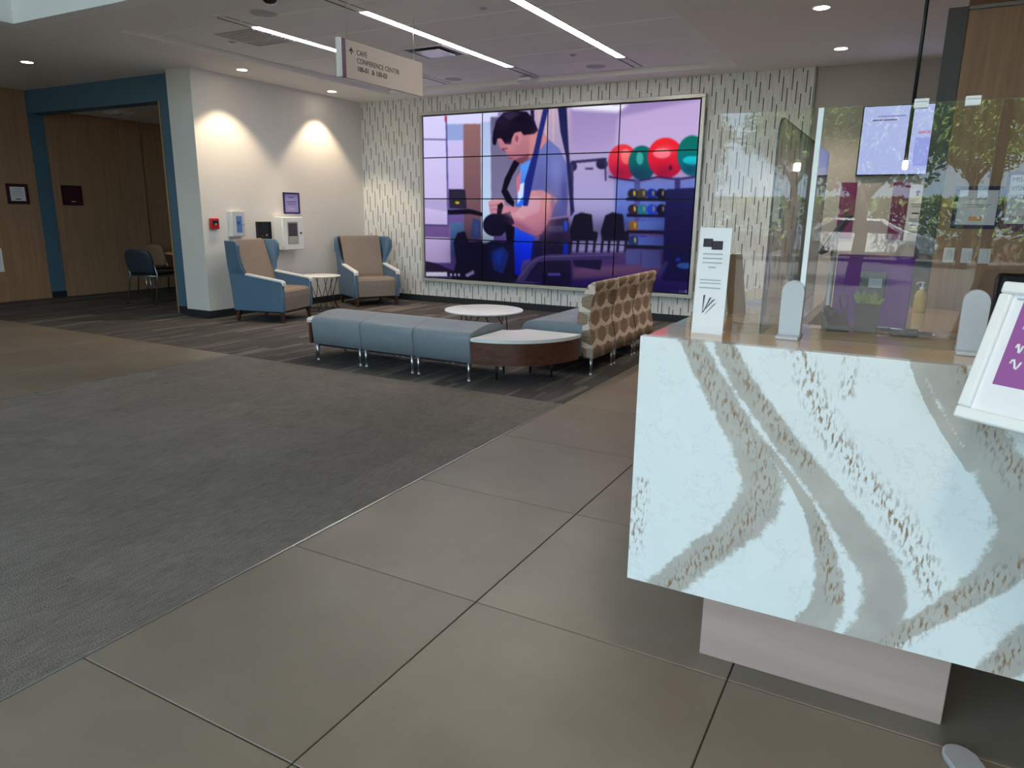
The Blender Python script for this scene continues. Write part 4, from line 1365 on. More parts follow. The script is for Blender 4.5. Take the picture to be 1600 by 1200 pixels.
def make_armchair():
    """front = +x"""
    t = thing('armchair', '', 'armchair')
    HW = 0.36
    side = [(-0.345, 0.140), (0.372, 0.140), (0.372, 0.515), (-0.150, 0.590), (-0.172, 0.64), (-0.176, 0.72), (-0.166, 0.82), (-0.156, 0.90), (-0.160, 0.965), (-0.190, 1.012), (-0.230, 1.022), (-0.425, 1.020), (-0.395, 0.72), (-0.382, 0.62)]
    for s in (-1, 1):
        bm = NB()
        y0, y1 = (s * HW, s * (HW - 0.055))
        prism(bm, side, 'y', min(y0, y1), max(y0, y1), bev=0.012, seg=2)
        for v in bm.verts:        # wings splay a little outward
            v.co.y += s * min(1, max(0, (v.co.z - 0.60) / 0.22)) * max(0, v.co.x + 0.42) * 0.42
        obj('side_panel', bm, M_CHBLUE, t)
        bm = NB()
        y0, y1 = s * (HW + 0.006), s * (HW - 0.061)
        arm = [(-0.150, 0.592), (0.350, 0.519), (0.372, 0.512), (0.380, 0.495), (0.380, 0.475), (0.390, 0.475), (0.392, 0.508), (0.380, 0.532), (0.355, 0.542), (-0.150, 0.616)]
        prism(bm, arm, 'y', min(y0, y1), max(y0, y1), bev=0.004, seg=2)
        obj('arm_cap', bm, M_LAM, t)
    bm = NB()
    IW = HW - 0.056
    seatp = [(-0.20, 0.150), (0.362, 0.150), (0.372, 0.32), (0.366, 0.385), (0.345, 0.412), (0.30, 0.424), (0.05, 0.425), (-0.20, 0.405)]
    prism(bm, seatp, 'y', -IW, IW, bev=0.012, seg=3, smooth=False)
    obj('seat', bm, M_TWEED, t)
    bm = NB()
    backp = [(-0.200, 0.30), (-0.115, 0.39), (-0.125, 0.46), (-0.290, 0.985), (-0.305, 1.022), (-0.335, 1.035), (-0.37, 1.030), (-0.385, 1.0), (-0.345, 0.60), (-0.30, 0.30)]
    prism(bm, backp, 'y', -IW - 0.002, IW + 0.002, bev=0.010, seg=2, smooth=False)
    for v in bm.verts:
        if v.co.z > 0.62:
            v.co.y *= 1 + (v.co.z - 0.62) * 0.10
    obj('backrest', bm, M_TWEED, t)
    bm = NB()
    prism(bm, [(-0.345, 0.150), (-0.29, 0.150), (-0.365, 1.016), (-0.424, 1.016)], 'y', -IW - 0.01, IW + 0.01, bev=0.006)
    obj('back_shell', bm, M_CHBLUE, t)
    bm = NB(); bx(bm, -0.30, 0.34, -IW, IW, 0.12, 0.152); obj('seat_frame', bm, M_BLACK, t)
    for x, dx in ((-0.295, -0.035), (0.325, 0.012)):
        for s in (-1, 1):
            bm = NB()
            y = s * (HW - 0.045)
            h0, h1 = 0.014, 0.025
            A = [bm.verts.new((x + dx + h0 * p, y + h0 * q, 0)) for p, q in ((-1, -1), (1, -1), (1, 1), (-1, 1))]
            B = [bm.verts.new((x + h1 * p, y + h1 * q, 0.145)) for p, q in ((-1, -1), (1, -1), (1, 1), (-1, 1))]
            bm.faces.new(A[::-1]); bm.faces.new(B)
            for i in range(4):
                bm.faces.new((A[i], A[(i + 1) % 4], B[(i + 1) % 4], B[i]))
            obj('leg', bm, M_WLEG, t)
    return t


ac = make_armchair()
ac.location = (-7.285, 6.725, 0)
ac.rotation_euler = (0, 0, math.radians(14))
ac['label'] = 'blue winged armchair turned sideways below the white wall cabinets'
ac['group'] = 'winged armchairs'
dup(ac, (-7.29, 8.66, 0), math.radians(-29), 'blue winged armchair facing forward in the corner by the patterned wall', 'winged armchairs')

# ================================================================== NOOK TABLE AND CHAIRS
nl = thing('nook_light', 'clear square ceiling light inside the nook', 'ceiling light', (-11.0, 7.30, 2.85))
bm = NB(); bx(bm, -0.20, 0.20, -0.12, 0.12, -0.02, 0.0, bev=0.004); obj('tray', bm, M_PLAS, nl)
bm = NB(); bx(bm, -0.14, 0.14, -0.08, 0.08, -0.035, -0.019, bev=0.006); obj('lens', bm, M_ACEDGE, nl)
nt_ = thing('nook_table', 'maple topped round table inside the dark nook', 'table', (-10.12, 7.78, 0))
bm = NB(); lathe(bm, [(0.0, 0.700), (0.44, 0.700), (0.45, 0.708), (0.45, 0.722), (0.44, 0.73), (0.0, 0.73)], seg=48); obj('table_top', bm, M_TANT, nt_)
bm = NB(); lathe(bm, [(0.0, 0.02), (0.035, 0.02), (0.035, 0.70), (0.0, 0.70)], seg=20); obj('column', bm, M_METAL, nt_)
bm = NB(); lathe(bm, [(0.0, 0.0), (0.28, 0.0), (0.28, 0.012), (0.05, 0.03), (0.0, 0.03)], seg=36); obj('base', bm, M_METAL, nt_)


def make_stack_chair(name, m_back):
    """front = +y"""
    t = thing(name, '', 'chair')
    bm = NB()
    nx_, nz_ = 12, 10
    grid = []
    for side_ in (0, 1):
        rows = []
        for j in range(nz_ + 1):
            v = j / nz_
            wz = 0.46 + 0.36 * v
            hw = 0.205 + 0.03 * math.sin(PI * min(1, v * 1.1)) - 0.05 * max(0, v - 0.85) / 0.15
            rows.append([bm.verts.new((hw * (2 * i / nx_ - 1), -0.235 - 0.07 * v - 0.045 * (1 - (2 * i / nx_ - 1) ** 2) + 0.016 * side_, wz - (0.02 * abs(2 * i / nx_ - 1) ** 4 if j == nz_ else 0))) for i in range(nx_ + 1)])
        grid.append(rows)
    for g in grid:
        for j in range(nz_):
            for i in range(nx_):
                bm.faces.new((g[j][i], g[j][i + 1], g[j + 1][i + 1], g[j + 1][i])).smooth = True
    for j in range(nz_):
        for i in (0, nx_):
            bm.faces.new((grid[0][j][i], grid[0][j + 1][i], grid[1][j + 1][i], grid[1][j][i]))
    for i in range(nx_):
        for j in (0, nz_):
            bm.faces.new((grid[0][j][i], grid[0][j][i + 1], grid[1][j][i + 1], grid[1][j][i]))
    obj('backrest', bm, m_back, t)
    bm = NB()
    bx(bm, -0.225, 0.225, -0.22, 0.235, 0.425, 0.462, bev=0.016, seg=3)
    obj('seat', bm, M_BLACK, t)
    for s in (-1, 1):
        bm = NB(); tube(bm, [(s * 0.245, -0.30, 0.012), (s * 0.235, -0.20, 0.44), (s * 0.225, -0.245, 0.60)], 0.0115, seg=10); lg = obj('rear_leg', bm, M_METAL, t)
        bm = NB(); lathe(bm, [(0.0, 0.0), (0.014, 0.0), (0.014, 0.02), (0.0, 0.02)], s * 0.245, -0.30, seg=10); obj('foot_cap', bm, M_BLACK, lg)
        bm = NB(); tube(bm, [(s * 0.235, 0.235, 0.012), (s * 0.225, 0.19, 0.43)], 0.0115, seg=10); lg = obj('front_leg', bm, M_METAL, t)
        bm = NB(); lathe(bm, [(0.0, 0.0), (0.014, 0.0), (0.014, 0.02), (0.0, 0.02)], s * 0.235, 0.235, seg=10); obj('foot_cap', bm, M_BLACK, lg)
        bm = NB(); tube(bm, [(s * 0.232, -0.21, 0.415), (s * 0.228, 0.20, 0.415)], 0.011, seg=8); obj('side_rail', bm, M_METAL, t)
    bm = NB(); tube(bm, [(-0.232, -0.20, 0.415), (0.232, -0.20, 0.415)], 0.011, seg=8); obj('cross_rail', bm, M_METAL, t)
    return t


c1 = make_stack_chair('nook_chair', mat('dark blue shell', S(44, 52, 64), 0.45))
c1.location = (-10.10, 6.98, 0); c1.rotation_euler = (0, 0, math.radians(16))
c1['label'] = 'navy shell chair with silver legs on the near side of the nook table'
c1['group'] = 'chairs at the nook table'
c2 = make_stack_chair('nook_chair', mat('tan shell', S(158, 124, 96), 0.5))
c2.location = (-10.98, 7.66, 0); c2.rotation_euler = (0, 0, math.radians(-110))
c2['label'] = 'tan shell chair at the nook table, behind the navy chair'
c2['group'] = 'chairs at the nook table'

# ================================================================== RECEPTION COUNTER
RD = thing('reception_desk', 'white veined quartz reception counter with tan wood top and pale base', 'reception desk', (0, 0, 0))
QX0, QX1, QZ0, QZ1, QY = -0.622, 2.05, 0.335, 1.072, 1.882
sc_ = 0.6166
ZX = lambda zx, zy: None
veins = [  # (x, z, half width) centre lines of the grey veins
    [(-0.508, 1.070, .026), (-0.478, 1.000, .028), (-0.437, 0.912, .032), (-0.395, 0.842, .037), (-0.372, 0.762, .046), (-0.376, 0.700, .045), (-0.436, 0.648, .040), (-0.502, 0.596, .036), (-0.570, 0.520, .034)],
    None]


def ray_xz(px, py):
    d = r2 * ((px - 800) / FPX) + d2 * ((py - 600) / FPX) + fw
    tt = QY / d.y
    return d.x * tt, CAM_H + d.z * tt


def vein_line(pts):
    out = []
    for zx, zy, w in pts:
        x, z = ray_xz(960 + zx * sc_, 460 + zy * sc_)
        out.append((x, z, w * sc_ / FPX * 1.85))
    return out


VE = [vein_line(v) for v in (
    [(180, 95, 28), (200, 130, 30), (235, 200, 34), (290, 300, 38), (345, 390, 46), (372, 470, 56), (368, 540, 56), (300, 605, 46), (220, 665, 44), (100, 760, 46)],
    [(268, 95, 27), (285, 150, 27), (330, 230, 28), (400, 330, 30), (470, 420, 33), (550, 520, 38), (620, 620, 46), (680, 710, 54), (690, 790, 52), (640, 860, 46), (600, 900, 40)],
    [(390, 390, 8), (450, 470, 10), (500, 550, 18), (530, 640, 28), (545, 720, 36), (540, 800, 44), (500, 850, 46)],
    [(800, 120, 46), (850, 220, 44), (905, 320, 46), (970, 430, 52), (1035, 545, 60), (1030, 640, 54), (950, 725, 42), (860, 785, 28), (760, 840, 24), (660, 895, 24)],
    [(760, 170, 10), (790, 260, 10), (850, 360, 12), (900, 440, 10)],
    [(1200, 780, 60), (1080, 870, 50), (980, 940, 36), (900, 1000, 30)],
    [(1350, 100, 60), (1420, 350, 50), (1550, 600, 70), (1500, 900, 50)])]
SPK = [vein_line(v) for v in (
    [(200, 130, 34), (260, 250, 36), (330, 350, 40), (400, 470, 44), (330, 590, 40), (130, 740, 40)],
    [(285, 130, 26), (400, 320, 28), (490, 430, 30)],
    [(510, 560, 24), (545, 680, 30), (560, 770, 34)],
    [(470, 150, 44), (540, 350, 46), (660, 500, 46), (760, 620, 50), (800, 740, 44)],
    [(600, 130, 20), (590, 250, 24)],
    [(70, 480, 30), (60, 560, 36), (50, 640, 30)],
    [(880, 180, 26), (960, 360, 44), (1030, 470, 40)], [(1030, 690, 36), (900, 760, 34), (700, 890, 30)], [(1020, 900, 40), (960, 950, 30)])]


def dist_field(PX, PZ, lines_):
    best = np.zeros_like(PX)
    for L in lines_:
        # smooth the traced centre line
        A = np.array(L)
        for _ in range(2):
            Q = [A[0]]
            for p, q in zip(A, A[1:]):
                Q += [0.75 * p + 0.25 * q, 0.25 * p + 0.75 * q]
            Q.append(A[-1]); A = np.array(Q)
        for p, q in zip(A, A[1:]):
            dx, dz = q[0] - p[0], q[1] - p[1]
            tt = np.clip(((PX - p[0]) * dx + (PZ - p[1]) * dz) / (dx * dx + dz * dz + 1e-9), 0, 1)
            dd = np.hypot(PX - p[0] - tt * dx, PZ - p[1] - tt * dz)
            w = p[2] + (q[2] - p[2]) * tt
            best = np.maximum(best, 1.0 - 0.5 * dd / w)
    return np.clip(best, 0, 1)


nxq, nzq = 400, 150
XX, ZZ = np.meshgrid(np.linspace(QX0, QX1, nxq), np.linspace(QZ0, QZ1, nzq))
YY = np.full_like(XX, QY)
dz_ = np.clip(QZ1 - ZZ, 0, 1)
vs = np.stack([XX, YY, ZZ], -1).reshape(-1, 3)
idx = np.arange(nxq * nzq).reshape(nzq, nxq)
faces = np.stack([idx[:-1, :-1], idx[:-1, 1:], idx[1:, 1:], idx[1:, :-1]], -1).reshape(-1, 4).tolist()
# top edge rolls over the slab thickness, then back and sides close the slab
rows_y = [QY + 0.002, QY + 0.032]
base_n = len(vs)
topv = []
for k, y in enumerate(rows_y):
    topv.append([(x, y, QZ1 + 0.002) for x in np.linspace(QX0, QX1, nxq)])
vs = vs.tolist() + topv[0] + topv[1]
t0 = list(range(base_n, base_n + nxq)); t1 = list(range(base_n + nxq, base_n + 2 * nxq))
for i in range(nxq - 1):
    faces.append([int(idx[-1, i]), int(idx[-1, i + 1]), t0[i + 1], t0[i]])
    faces.append([t0[i], t0[i + 1], t1[i + 1], t1[i]])
b0 = len(vs)
vs += [(QX0, QY + 0.032, QZ0), (QX1, QY + 0.032, QZ0)]
faces.append([t1[0], t1[-1], b0 + 1, b0])
faces.append([int(idx[0, 0]), b0, b0 + 1, int(idx[0, -1])])
faces.append([int(idx[0, 0]), int(idx[-1, 0]), t0[0], t1[0], b0])
faces.append([int(idx[0, -1]), b0 + 1, t1[-1], t0[-1], int(idx[-1, -1])])
me = bpy.data.meshes.new('quartz_front')
me.from_pydata(vs, [], faces)
ve = np.concatenate([dist_field(XX, ZZ, VE).ravel(), np.tile(dist_field(XX, ZZ, VE)[-1], 2), [0, 0]])
sk = np.concatenate([(dist_field(XX, ZZ, SPK) * 2 - 1).clip(0, 1).ravel(), np.tile((dist_field(XX, ZZ, SPK)[-1] * 2 - 1).clip(0, 1), 2), [0, 0]])
for nm, arr in (('vein', ve), ('speck', sk)):
    at_ = me.attributes.new(nm, 'FLOAT', 'POINT')
    at_.data.foreach_set('value', arr.astype(np.float32))
me.materials.append(M_QUARTZ)
qf = bpy.data.objects.new('quartz_front', me); COL.objects.link(qf); qf.parent = RD
qf['label'] = 'white quartz front with grey brown veins'
box_obj('counter_top', M_TAN, (QX0 + 0.006, QX1, QY + 0.031, 2.40, 1.035, 1.072), RD, bev=0.003)
box_obj('side_panel', M_TAN, (QX0 + 0.004, QX0 + 0.034, QY + 0.032, 2.40, 0.335, 1.036), RD)
RR = thing('counter_return', 'tan topped counter return running back from the quartz counter corner', 'counter', (0, 0, 0))
box_obj('side_panel', M_TAN, (QX0 + 0.004, QX0 + 0.034, 2.401, 3.50, 0.335, 1.036), RR)
WD = thing('work_desk', 'tan lower worktop behind the quartz counter', 'desk', (0, 0, 0))
box_obj('return_top', M_TAN, (QX0 + 0.006, -0.275, 2.401, 3.50, 1.035, 1.072), RR, bev=0.003)
box_obj('plinth', M_PALE, (-0.440, 0.248, 2.116, 2.398, 0.0, 1.036), RD, bev=0.003)
box_obj('knee_panel', M_WOODW, (QX0 + 0.034, QX1, 2.36, 2.40, 0.30, 1.036), RD)
box_obj('inner_panel', M_PALE, (-0.32, -0.30, 2.401, 3.45, 0.0, 1.036), RR, bev=0.003)
box_obj('worktop', M_TAN, (-0.298, QX1, 2.402, 3.10, 0.705, 0.735), WD, bev=0.003)
box_obj('end_leg', M_PALE, (1.85, 2.03, 2.10, 2.398, 0.0, 1.036), RD, bev=0.003)
for x in (-0.27, 1.96):
    box_obj('leg', M_GREYM, (x, x + 0.04, 2.45, 3.06, 0.0, 0.706), WD, bev=0.003)


# --- acrylic screens
def acrylic(name, label, pts, axis, a0, a1, group='acrylic counter screens'):
    bm = NB()
    fs = prism(bm, pts, axis, a0, a1, mi=0)
    for f in fs[2:]:
        f.material_index = 1
    o = obj(name, bm, [M_ACRYL, M_ACEDGE if axis == 'y' else M_DGREY])
    return tag(o, label, 'screen', group)


AY = 2.098
g1 = acrylic('acrylic_screen', 'narrow clear acrylic screen behind the leaflet holder at the counter corner', [(-0.500, 1.0725), (-0.500, 1.675), (-0.249, 1.675), (-0.249, 1.0725)], 'y', AY, AY + 0.006)
g2 = acrylic('acrylic_screen', 'wide clear acrylic screen standing along the counter between grey brackets', [(-0.234, 1.0725), (-0.234, 1.675), (1.30, 1.675), (1.30, 1.0725)], 'y', AY, AY + 0.006)
bm = NB(); bx(bm, -0.248, -0.235, AY, AY + 0.006, 1.0725, 1.676); obj('joint_strip', bm, M_ACEDGE, g2)
y0_ = AY + 0.012
rc = [(y0_ + 0.06 - 0.06 * math.cos(a), 1.605 + 0.06 * math.sin(a)) for a in np.linspace(0, PI / 2, 9)]
g3 = acrylic('acrylic_screen', 'clear acrylic side screen with rounded corner running back along the counter return', [(y0_, 1.0725)] + rc + [(3.40, 1.665), (3.40, 1.0725)], 'x', -0.346, -0.340)
for x, lab in ((-0.015, 'white clip on the screen top edge nearer the pendant rod'), (0.092, 'white clip on the screen top edge nearer the wood wall')):
    t = thing('screen_clip', lab, 'clip', (x, AY + 0.003, 1.675), 0, 'white clips on the screen top')
    bm = NB(); bx(bm, -0.016, 0.016, -0.008, 0.008, 0.0, 0.010, bev=0.002); obj('bridge', bm, M_PLAS, t)
    for s_ in (-1, 1):
        bm = NB(); bx(bm, -0.016, 0.016, s_ * 0.006 - 0.002, s_ * 0.006 + 0.002, -0.012, 0.004, bev=0.001); obj('jaw', bm, M_PLAS, t)
for x, lab in ((-0.262, 'pale grey rounded screen bracket beside the leaflet holder'), (0.165, 'pale grey rounded screen bracket beside the tilted purple sign')):
    t = thing('screen_bracket', lab, 'bracket', (x, 2.055, 1.072), 0, 'grey screen brackets')
    pts = [(-0.029, 0.0), (-0.029, 0.130)] + [(0.029 * math.cos(a), 0.130 + 0.029 * math.sin(a)) for a in np.linspace(PI, 0, 12)][1:-1] + [(0.029, 0.130), (0.029, 0.0)]
    mb = mat('pale grey bracket', (0.50, 0.53, 0.56, 1), 0.4, var=0.02)
    bm = NB(); prism(bm, pts, 'y', 0.030, 0.043, bev=0.002); obj('front_plate', bm, mb, t)
    bm = NB(); bx(bm, -0.030, 0.030, -0.012, 0.09, 0.0, 0.010, bev=0.003); obj('foot', bm, mb, t)
    bm = NB(); prism(bm, pts, 'y', 0.0495, 0.060, bev=0.002); obj('rear_plate', bm, mb, t)

# --- leaflet holder
t = thing('leaflet_holder', 'tall white leaflet card in a clear holder at the counter corner', 'sign', (-0.477, 2.035, 1.072), math.radians(2))
bm = NB(); prism(bm, [(0.0, 0.0), (0.004, 0.0), (0.030, 0.296), (0.026, 0.296)], 'x', -0.044, 0.044); obj('card', bm, M_PAPER, t)
bm = NB(); prism(bm, [(0.0045, 0.0), (0.045, 0.0), (0.045, 0.004), (0.008, 0.004), (0.034, 0.290), (0.0305, 0.290)], 'x', -0.043, 0.043); obj('holder', bm, M_PLAS, t)


def tiltm(x, z):
    return Matrix.Translation((x, -0.0008 + 0.0885 * z, z)) @ Matrix.Rotation(-0.088, 4, 'X') @ FACE_NY


def tilt_rect(nm, x0, x1, z0, z1, m):
    bm = NB()
    prism(bm, [(0.0878 * z0 - 0.0012, z0), (0.0878 * z0 + 0.0004, z0), (0.0878 * z1 + 0.0004, z1), (0.0878 * z1 - 0.0012, z1)], 'x', x0, x1)
    obj(nm, bm, m, t)


tilt_rect('print_logo', -0.032, -0.006, 0.243, 0.266, M_INK); tilt_rect('print_logo', -0.008, 0.022, 0.236, 0.260, M_INK)
for zz_ in (0.222, 0.210, 0.198):
    tilt_rect('print_line', -0.030, 0.024, zz_, zz_ + 0.0035, M_INKL)
tilt_rect('print_line', -0.012, 0.008, 0.185, 0.189, M_INKL)
for zz_ in (0.150, 0.141, 0.128):
    tilt_rect('print_line', -0.033, 0.026, zz_, zz_ + 0.003, M_INKL)
bm = NB()
for (x0, z0, x1, z1, w) in ((-0.020, 0.058, 0.012, 0.100, 0.004), (-0.018, 0.060, -0.016, 0.110, 0.0025), (-0.016, 0.060, 0.002, 0.104, 0.003), (-0.010, 0.056, 0.016, 0.088, 0.0025)):
    prism(bm, [(x0, z0), (x0 + w * 0.3, z0), (x1 + w, z1), (x1 - w, z1 - w)], 'y', 0.0, 0.0012)
for v in bm.verts:
    v.co.y += 0.0878 * v.co.z - 0.0014
obj('print_feather', bm, M_DGREY, t)

# --- tilted floor sign at the right
E_ = Vector((0.826, -0.564, 0)).normalized(); Nb = Vector((0.564, 0.826, 0)).normalized()
tau = math.radians(20.5)
U_ = Vector((0, 0, math.cos(tau))) + math.sin(tau) * Nb
P0 = Vector((0.127, 1.72, 0.994))
NF = E_.cross(U_).normalized()
SS = thing('sign_stand', 'silver floor sign stand with tilted white frame and purple poster', 'sign stand', (0.45, 1.55, 0))
FM = Matrix.Identity(4)
for i in range(3):
    FM[i][0], FM[i][1], FM[i][2] = E_[i], U_[i], NF[i]
FM.translation = P0 - Vector(SS.location)


def fobj(name, bm, m, parent=SS):
    for v in bm.verts:
        v.co = FM @ v.co
    return obj(name, bm, m, parent)


FWD, FHT, FB = 0.430, 0.300, 0.026
bm = NB()
for (x0, x1, y0, y1) in ((0, FWD, 0, FB), (0, FWD, FHT - FB, FHT), (0, FB, FB, FHT - FB), (FWD - FB, FWD, FB, FHT - FB)):
    bx(bm, x0, x1, y0, y1, -0.012, 0.006, bev=0.005)
fr = fobj('frame', bm, M_LAM)
bm = NB(); bx(bm, FB * 0.7, FWD - FB * 0.7, FB * 0.7, FHT - FB * 0.7, -0.012, -0.004); po = fobj('poster', bm, M_PAPER)
bm = NB(); bx(bm, FB + 0.022, FWD - FB - 0.008, 0.085, FHT - FB - 0.012, -0.0045, -0.0034); fobj('print_purple_block', bm, mat('purple print', S(150, 84, 150), 0.6, var=0.04), po)
bm = NB()
random.seed(3)
for row, zz_ in enumerate((0.205, 0.165, 0.132)):
    xx_ = 0.066
    for k in range(5):
        w = 0.012 + 0.008 * random.random()
        tube(bm, [(xx_ + w * u, zz_ + 0.010 * math.sin(u * 7 + k), -0.003) for u in np.linspace(0, 1, 8)], 0.0022, seg=6)
        xx_ += w + 0.006
fobj('print_script', bm, M_PAPER, po)
bm = NB(); bx(bm, 0.006, FWD - 0.006, 0.006, FHT - 0.006, -0.018, -0.011); fobj('back_plate', bm, M_BLACK)
bm = NB(); bx(bm, FB + 0.008, FB + 0.05, FHT - FB - 0.010, FHT - FB - 0.006, -0.0045, -0.0034); fobj('print_line', bm, M_INKL, po)
bk = FM @ Vector((FWD * 0.80, FHT * 0.45, -0.02))
M_FOOT = mat('pale grey base', (0.55, 0.55, 0.58, 1), 0.4, metal=0.3)
px_, py_ = bk.x + 0.02, bk.y + 0.02
bm = NB(); tube(bm, [bk, bk + Vector((0.02, 0.02, -0.06)), Vector((px_, py_, 0.02))], 0.014, seg=12); obj('pole', bm, M_METAL, SS)
for tx, ty in ((0.285, 1.985), (0.60, 1.25)):
    d_ = Vector((tx - SS.location.x - px_, ty - SS.location.y - py_, 0))
    L_ = d_.length
    d_.normalize(); n_ = Vector((-d_.y, d_.x, 0))
    out = [(0, 0.04)] + [(L_ + 0.04 * math.cos(a), 0.04 * math.sin(a)) for a in np.linspace(PI / 2, -PI / 2, 10)] + [(0, -0.04)]
    bm = NB(); prism(bm, [(px_ + d_.x * u + n_.x * v, py_ + d_.y * u + n_.y * v) for u, v in out], 'z', 0.0, 0.022, bev=0.006); obj('foot', bm, M_FOOT, SS)

# --- things on the counter behind the screen
t = thing('desk_plant', 'small plant in a black square pot on the counter behind the screen', 'plant', (-0.083, 2.340, 1.072))
bm = NB()
A = [(-0.034, -0.030), (0.034, -0.030), (0.034, 0.030), (-0.034, 0.030)]
lo_ = [bm.verts.new((x * 0.88, y * 0.88, 0.0)) for x, y in A]; hi_ = [bm.verts.new((x, y, 0.085)) for x, y in A]
ri_ = [bm.verts.new((x * 0.88, y * 0.88, 0.085)) for x, y in A]; rb_ = [bm.verts.new((x * 0.86, y * 0.86, 0.070)) for x, y in A]
bm.faces.new(lo_[::-1]); bm.faces.new(rb_)
for p, q in ((lo_, hi_), (hi_, ri_), (ri_, rb_)):
    for i in range(4):
        bm.faces.new((p[i], p[(i + 1) % 4], q[(i + 1) % 4], q[i]))
obj('pot', bm, M_BLACK, t)
bm = NB(); bx(bm, -0.029, 0.029, -0.026, 0.026, 0.060, 0.074); obj('soil', bm, M_BARK, t)
random.seed(5)
for k in range(46):
    x, y = random.uniform(-0.026, 0.026), random.uniform(-0.022, 0.022)
    h, lx_, ly_ = random.uniform(0.022, 0.050), random.uniform(-0.02, 0.02), random.uniform(-0.015, 0.015)
    bm = NB()
    w = 0.0035
    a = [bm.verts.new(p) for p in ((x - w, y, 0.072), (x + w, y, 0.072), (x + lx_ * 0.5 + w * 1.3, y + ly_ * 0.5, 0.072 + h * 0.6), (x + lx_ * 0.5 - w * 1.3, y + ly_ * 0.5, 0.072 + h * 0.6), (x + lx_, y + ly_, 0.072 + h))]
    bm.faces.new((a[0], a[1], a[2], a[3])); bm.faces.new((a[3], a[2], a[4]))
    obj('leaf', bm, M_LEAF, t)
t = thing('desk_phone', 'black desk phone with handset and coiled cord left of the plant pot', 'phone', (-0.165, 2.335, 1.072), math.radians(15))
bm = NB(); prism(bm, [(-0.05, 0.0), (0.05, 0.0), (0.05, 0.045), (-0.05, 0.018)], 'x', -0.032, 0.032, bev=0.004); obj('body', bm, M_BLACK, t)
bm = NB(); bx(bm, -0.030, -0.012, -0.052, 0.052, 0.045, 0.066, bev=0.006); obj('handset', bm, M_BLACK, t)
bm = NB(); tube(bm, [(0.02 + 0.012 * math.sin(a), 0.02 - 0.02 * math.cos(a), 0.05 + 0.05 * math.sin(a / 2)) for a in np.linspace(0, 2 * PI, 20)], 0.0022, seg=6); obj('cord', bm, M_BLACK, t)
for k, (x, y, a, lab) in enumerate(((0.000, 2.375, 8, 'black pen lying flat near the plant pot'), (0.036, 2.350, -12, 'black pen lying flat farther from the plant pot'))):
    t = thing('pen', lab, 'pen', (x, y, 1.0725), math.radians(a), 'pens on the counter')
    bm = NB(); tube(bm, [(-0.055, 0, 0.006), (0.055, 0, 0.006)], 0.0055, seg=8); obj('barrel', bm, M_BLACK, t)
    bm = NB(); tube(bm, [(0.055, 0, 0.006), (0.068, 0, 0.006)], 0.0045, seg=8, r_end=0.001); obj('tip', bm, M_METAL, t)
    bm = NB(); bx(bm, -0.054, -0.02, -0.0015, 0.0015, 0.011, 0.0135); obj('clip', bm, M_METAL, t)
t = thing('keyboard', 'small black keypad on the counter beside the pens', 'keypad', (0.02, 2.310, 1.072), math.radians(4))
bm = NB(); bx(bm, -0.036, 0.036, -0.016, 0.016, 0.0, 0.010, bev=0.003); kb = obj('body', bm, M_BLACK, t)
for i in range(6):
    for j in range(2):
        bm = NB(); bx(bm, -0.031 + i * 0.0105, -0.023 + i * 0.0105, -0.012 + j * 0.013, -0.002 + j * 0.013, 0.009, 0.0125); obj('key', bm, M_DGREY, t)
t = thing('privacy_panel', 'purple fabric privacy panel standing on the lower worktop', 'desk panel', (-0.098, 2.90, 0.735))
bm = NB(); bx(bm, -0.125, 0.125, -0.012, 0.012, 0.012, 0.535, bev=0.006); obj('panel', bm, M_PURPLE, t)
for x in (-0.09, 0.09):
    bm = NB(); bx(bm, x - 0.02, x + 0.02, -0.05, 0.05, 0.0, 0.016, bev=0.003); obj('foot', bm, M_METAL, t)
t = thing('card_terminal', 'dark grey card terminal on a stem in front of the purple panel', 'card reader', (-0.10, 2.62, 0.735))
bm = NB(); bx(bm, -0.05, 0.05, -0.05, 0.05, 0.0, 0.014, bev=0.004); obj('base', bm, M_DGREY, t)
bm = NB(); tube(bm, [(-0.012, 0, 0.01), (-0.012, 0, 0.42)], 0.010); obj('stem', bm, M_GREYM, t)
bm = NB(); prism(bm, [(-0.020, 0.40), (0.015, 0.42), (0.015, 0.49), (-0.005, 0.495)], 'x', -0.028, 0.052, bev=0.004); tm = obj('head', bm, M_DGREY, t)
bm = NB(); bx(bm, 0.00, 0.04, -0.022, -0.017, 0.445, 0.475); obj('screen', bm, M_INKL, tm)
# tablet screen seen from its edge
t = thing('monitor', 'thin dark tilted screen on a stem above the worktop', 'monitor', (-0.225, 2.74, 0.735))
bm = NB(); bx(bm, -0.05, 0.07, -0.07, 0.07, 0.0, 0.010, bev=0.003); obj('base', bm, M_GREYM, t)
bm = NB(); tube(bm, [(0.0, 0, 0.01), (0.0, 0, 0.61)], 0.010); obj('stem', bm, M_GREYM, t)
bm = NB(); prism(bm, [(-0.042, 0.548), (-0.030, 0.542), (0.042, 0.672), (0.030, 0.678)], 'y', -0.10, 0.10, bev=0.003); mo = obj('display_case', bm, M_DGREY, t)
bm = NB(); prism(bm, [(-0.029, 0.548), (-0.027, 0.548), (0.039, 0.668), (0.037, 0.668)], 'y', -0.092, 0.092); obj('display_face', bm, M_BLACK, mo)
for k, (x, y, a, lab) in enumerate(((-0.50, 2.86, 6, 'white paper sheet lying on the counter return nearer the corner'), (-0.43, 3.02, -14, 'white paper sheet lying on the counter return overlapping the other sheet'))):
    bm = NB(); bx(bm, -0.075, 0.075, -0.105, 0.105, 0, 0.0012)
    o = tag(obj('paper_sheet', bm, M_PAPER, None, (x, y, 1.0722 + 0.0013 * k)), lab, 'paper', 'paper sheets on the counter return')
    o.rotation_euler = (0, 0, math.radians(a))
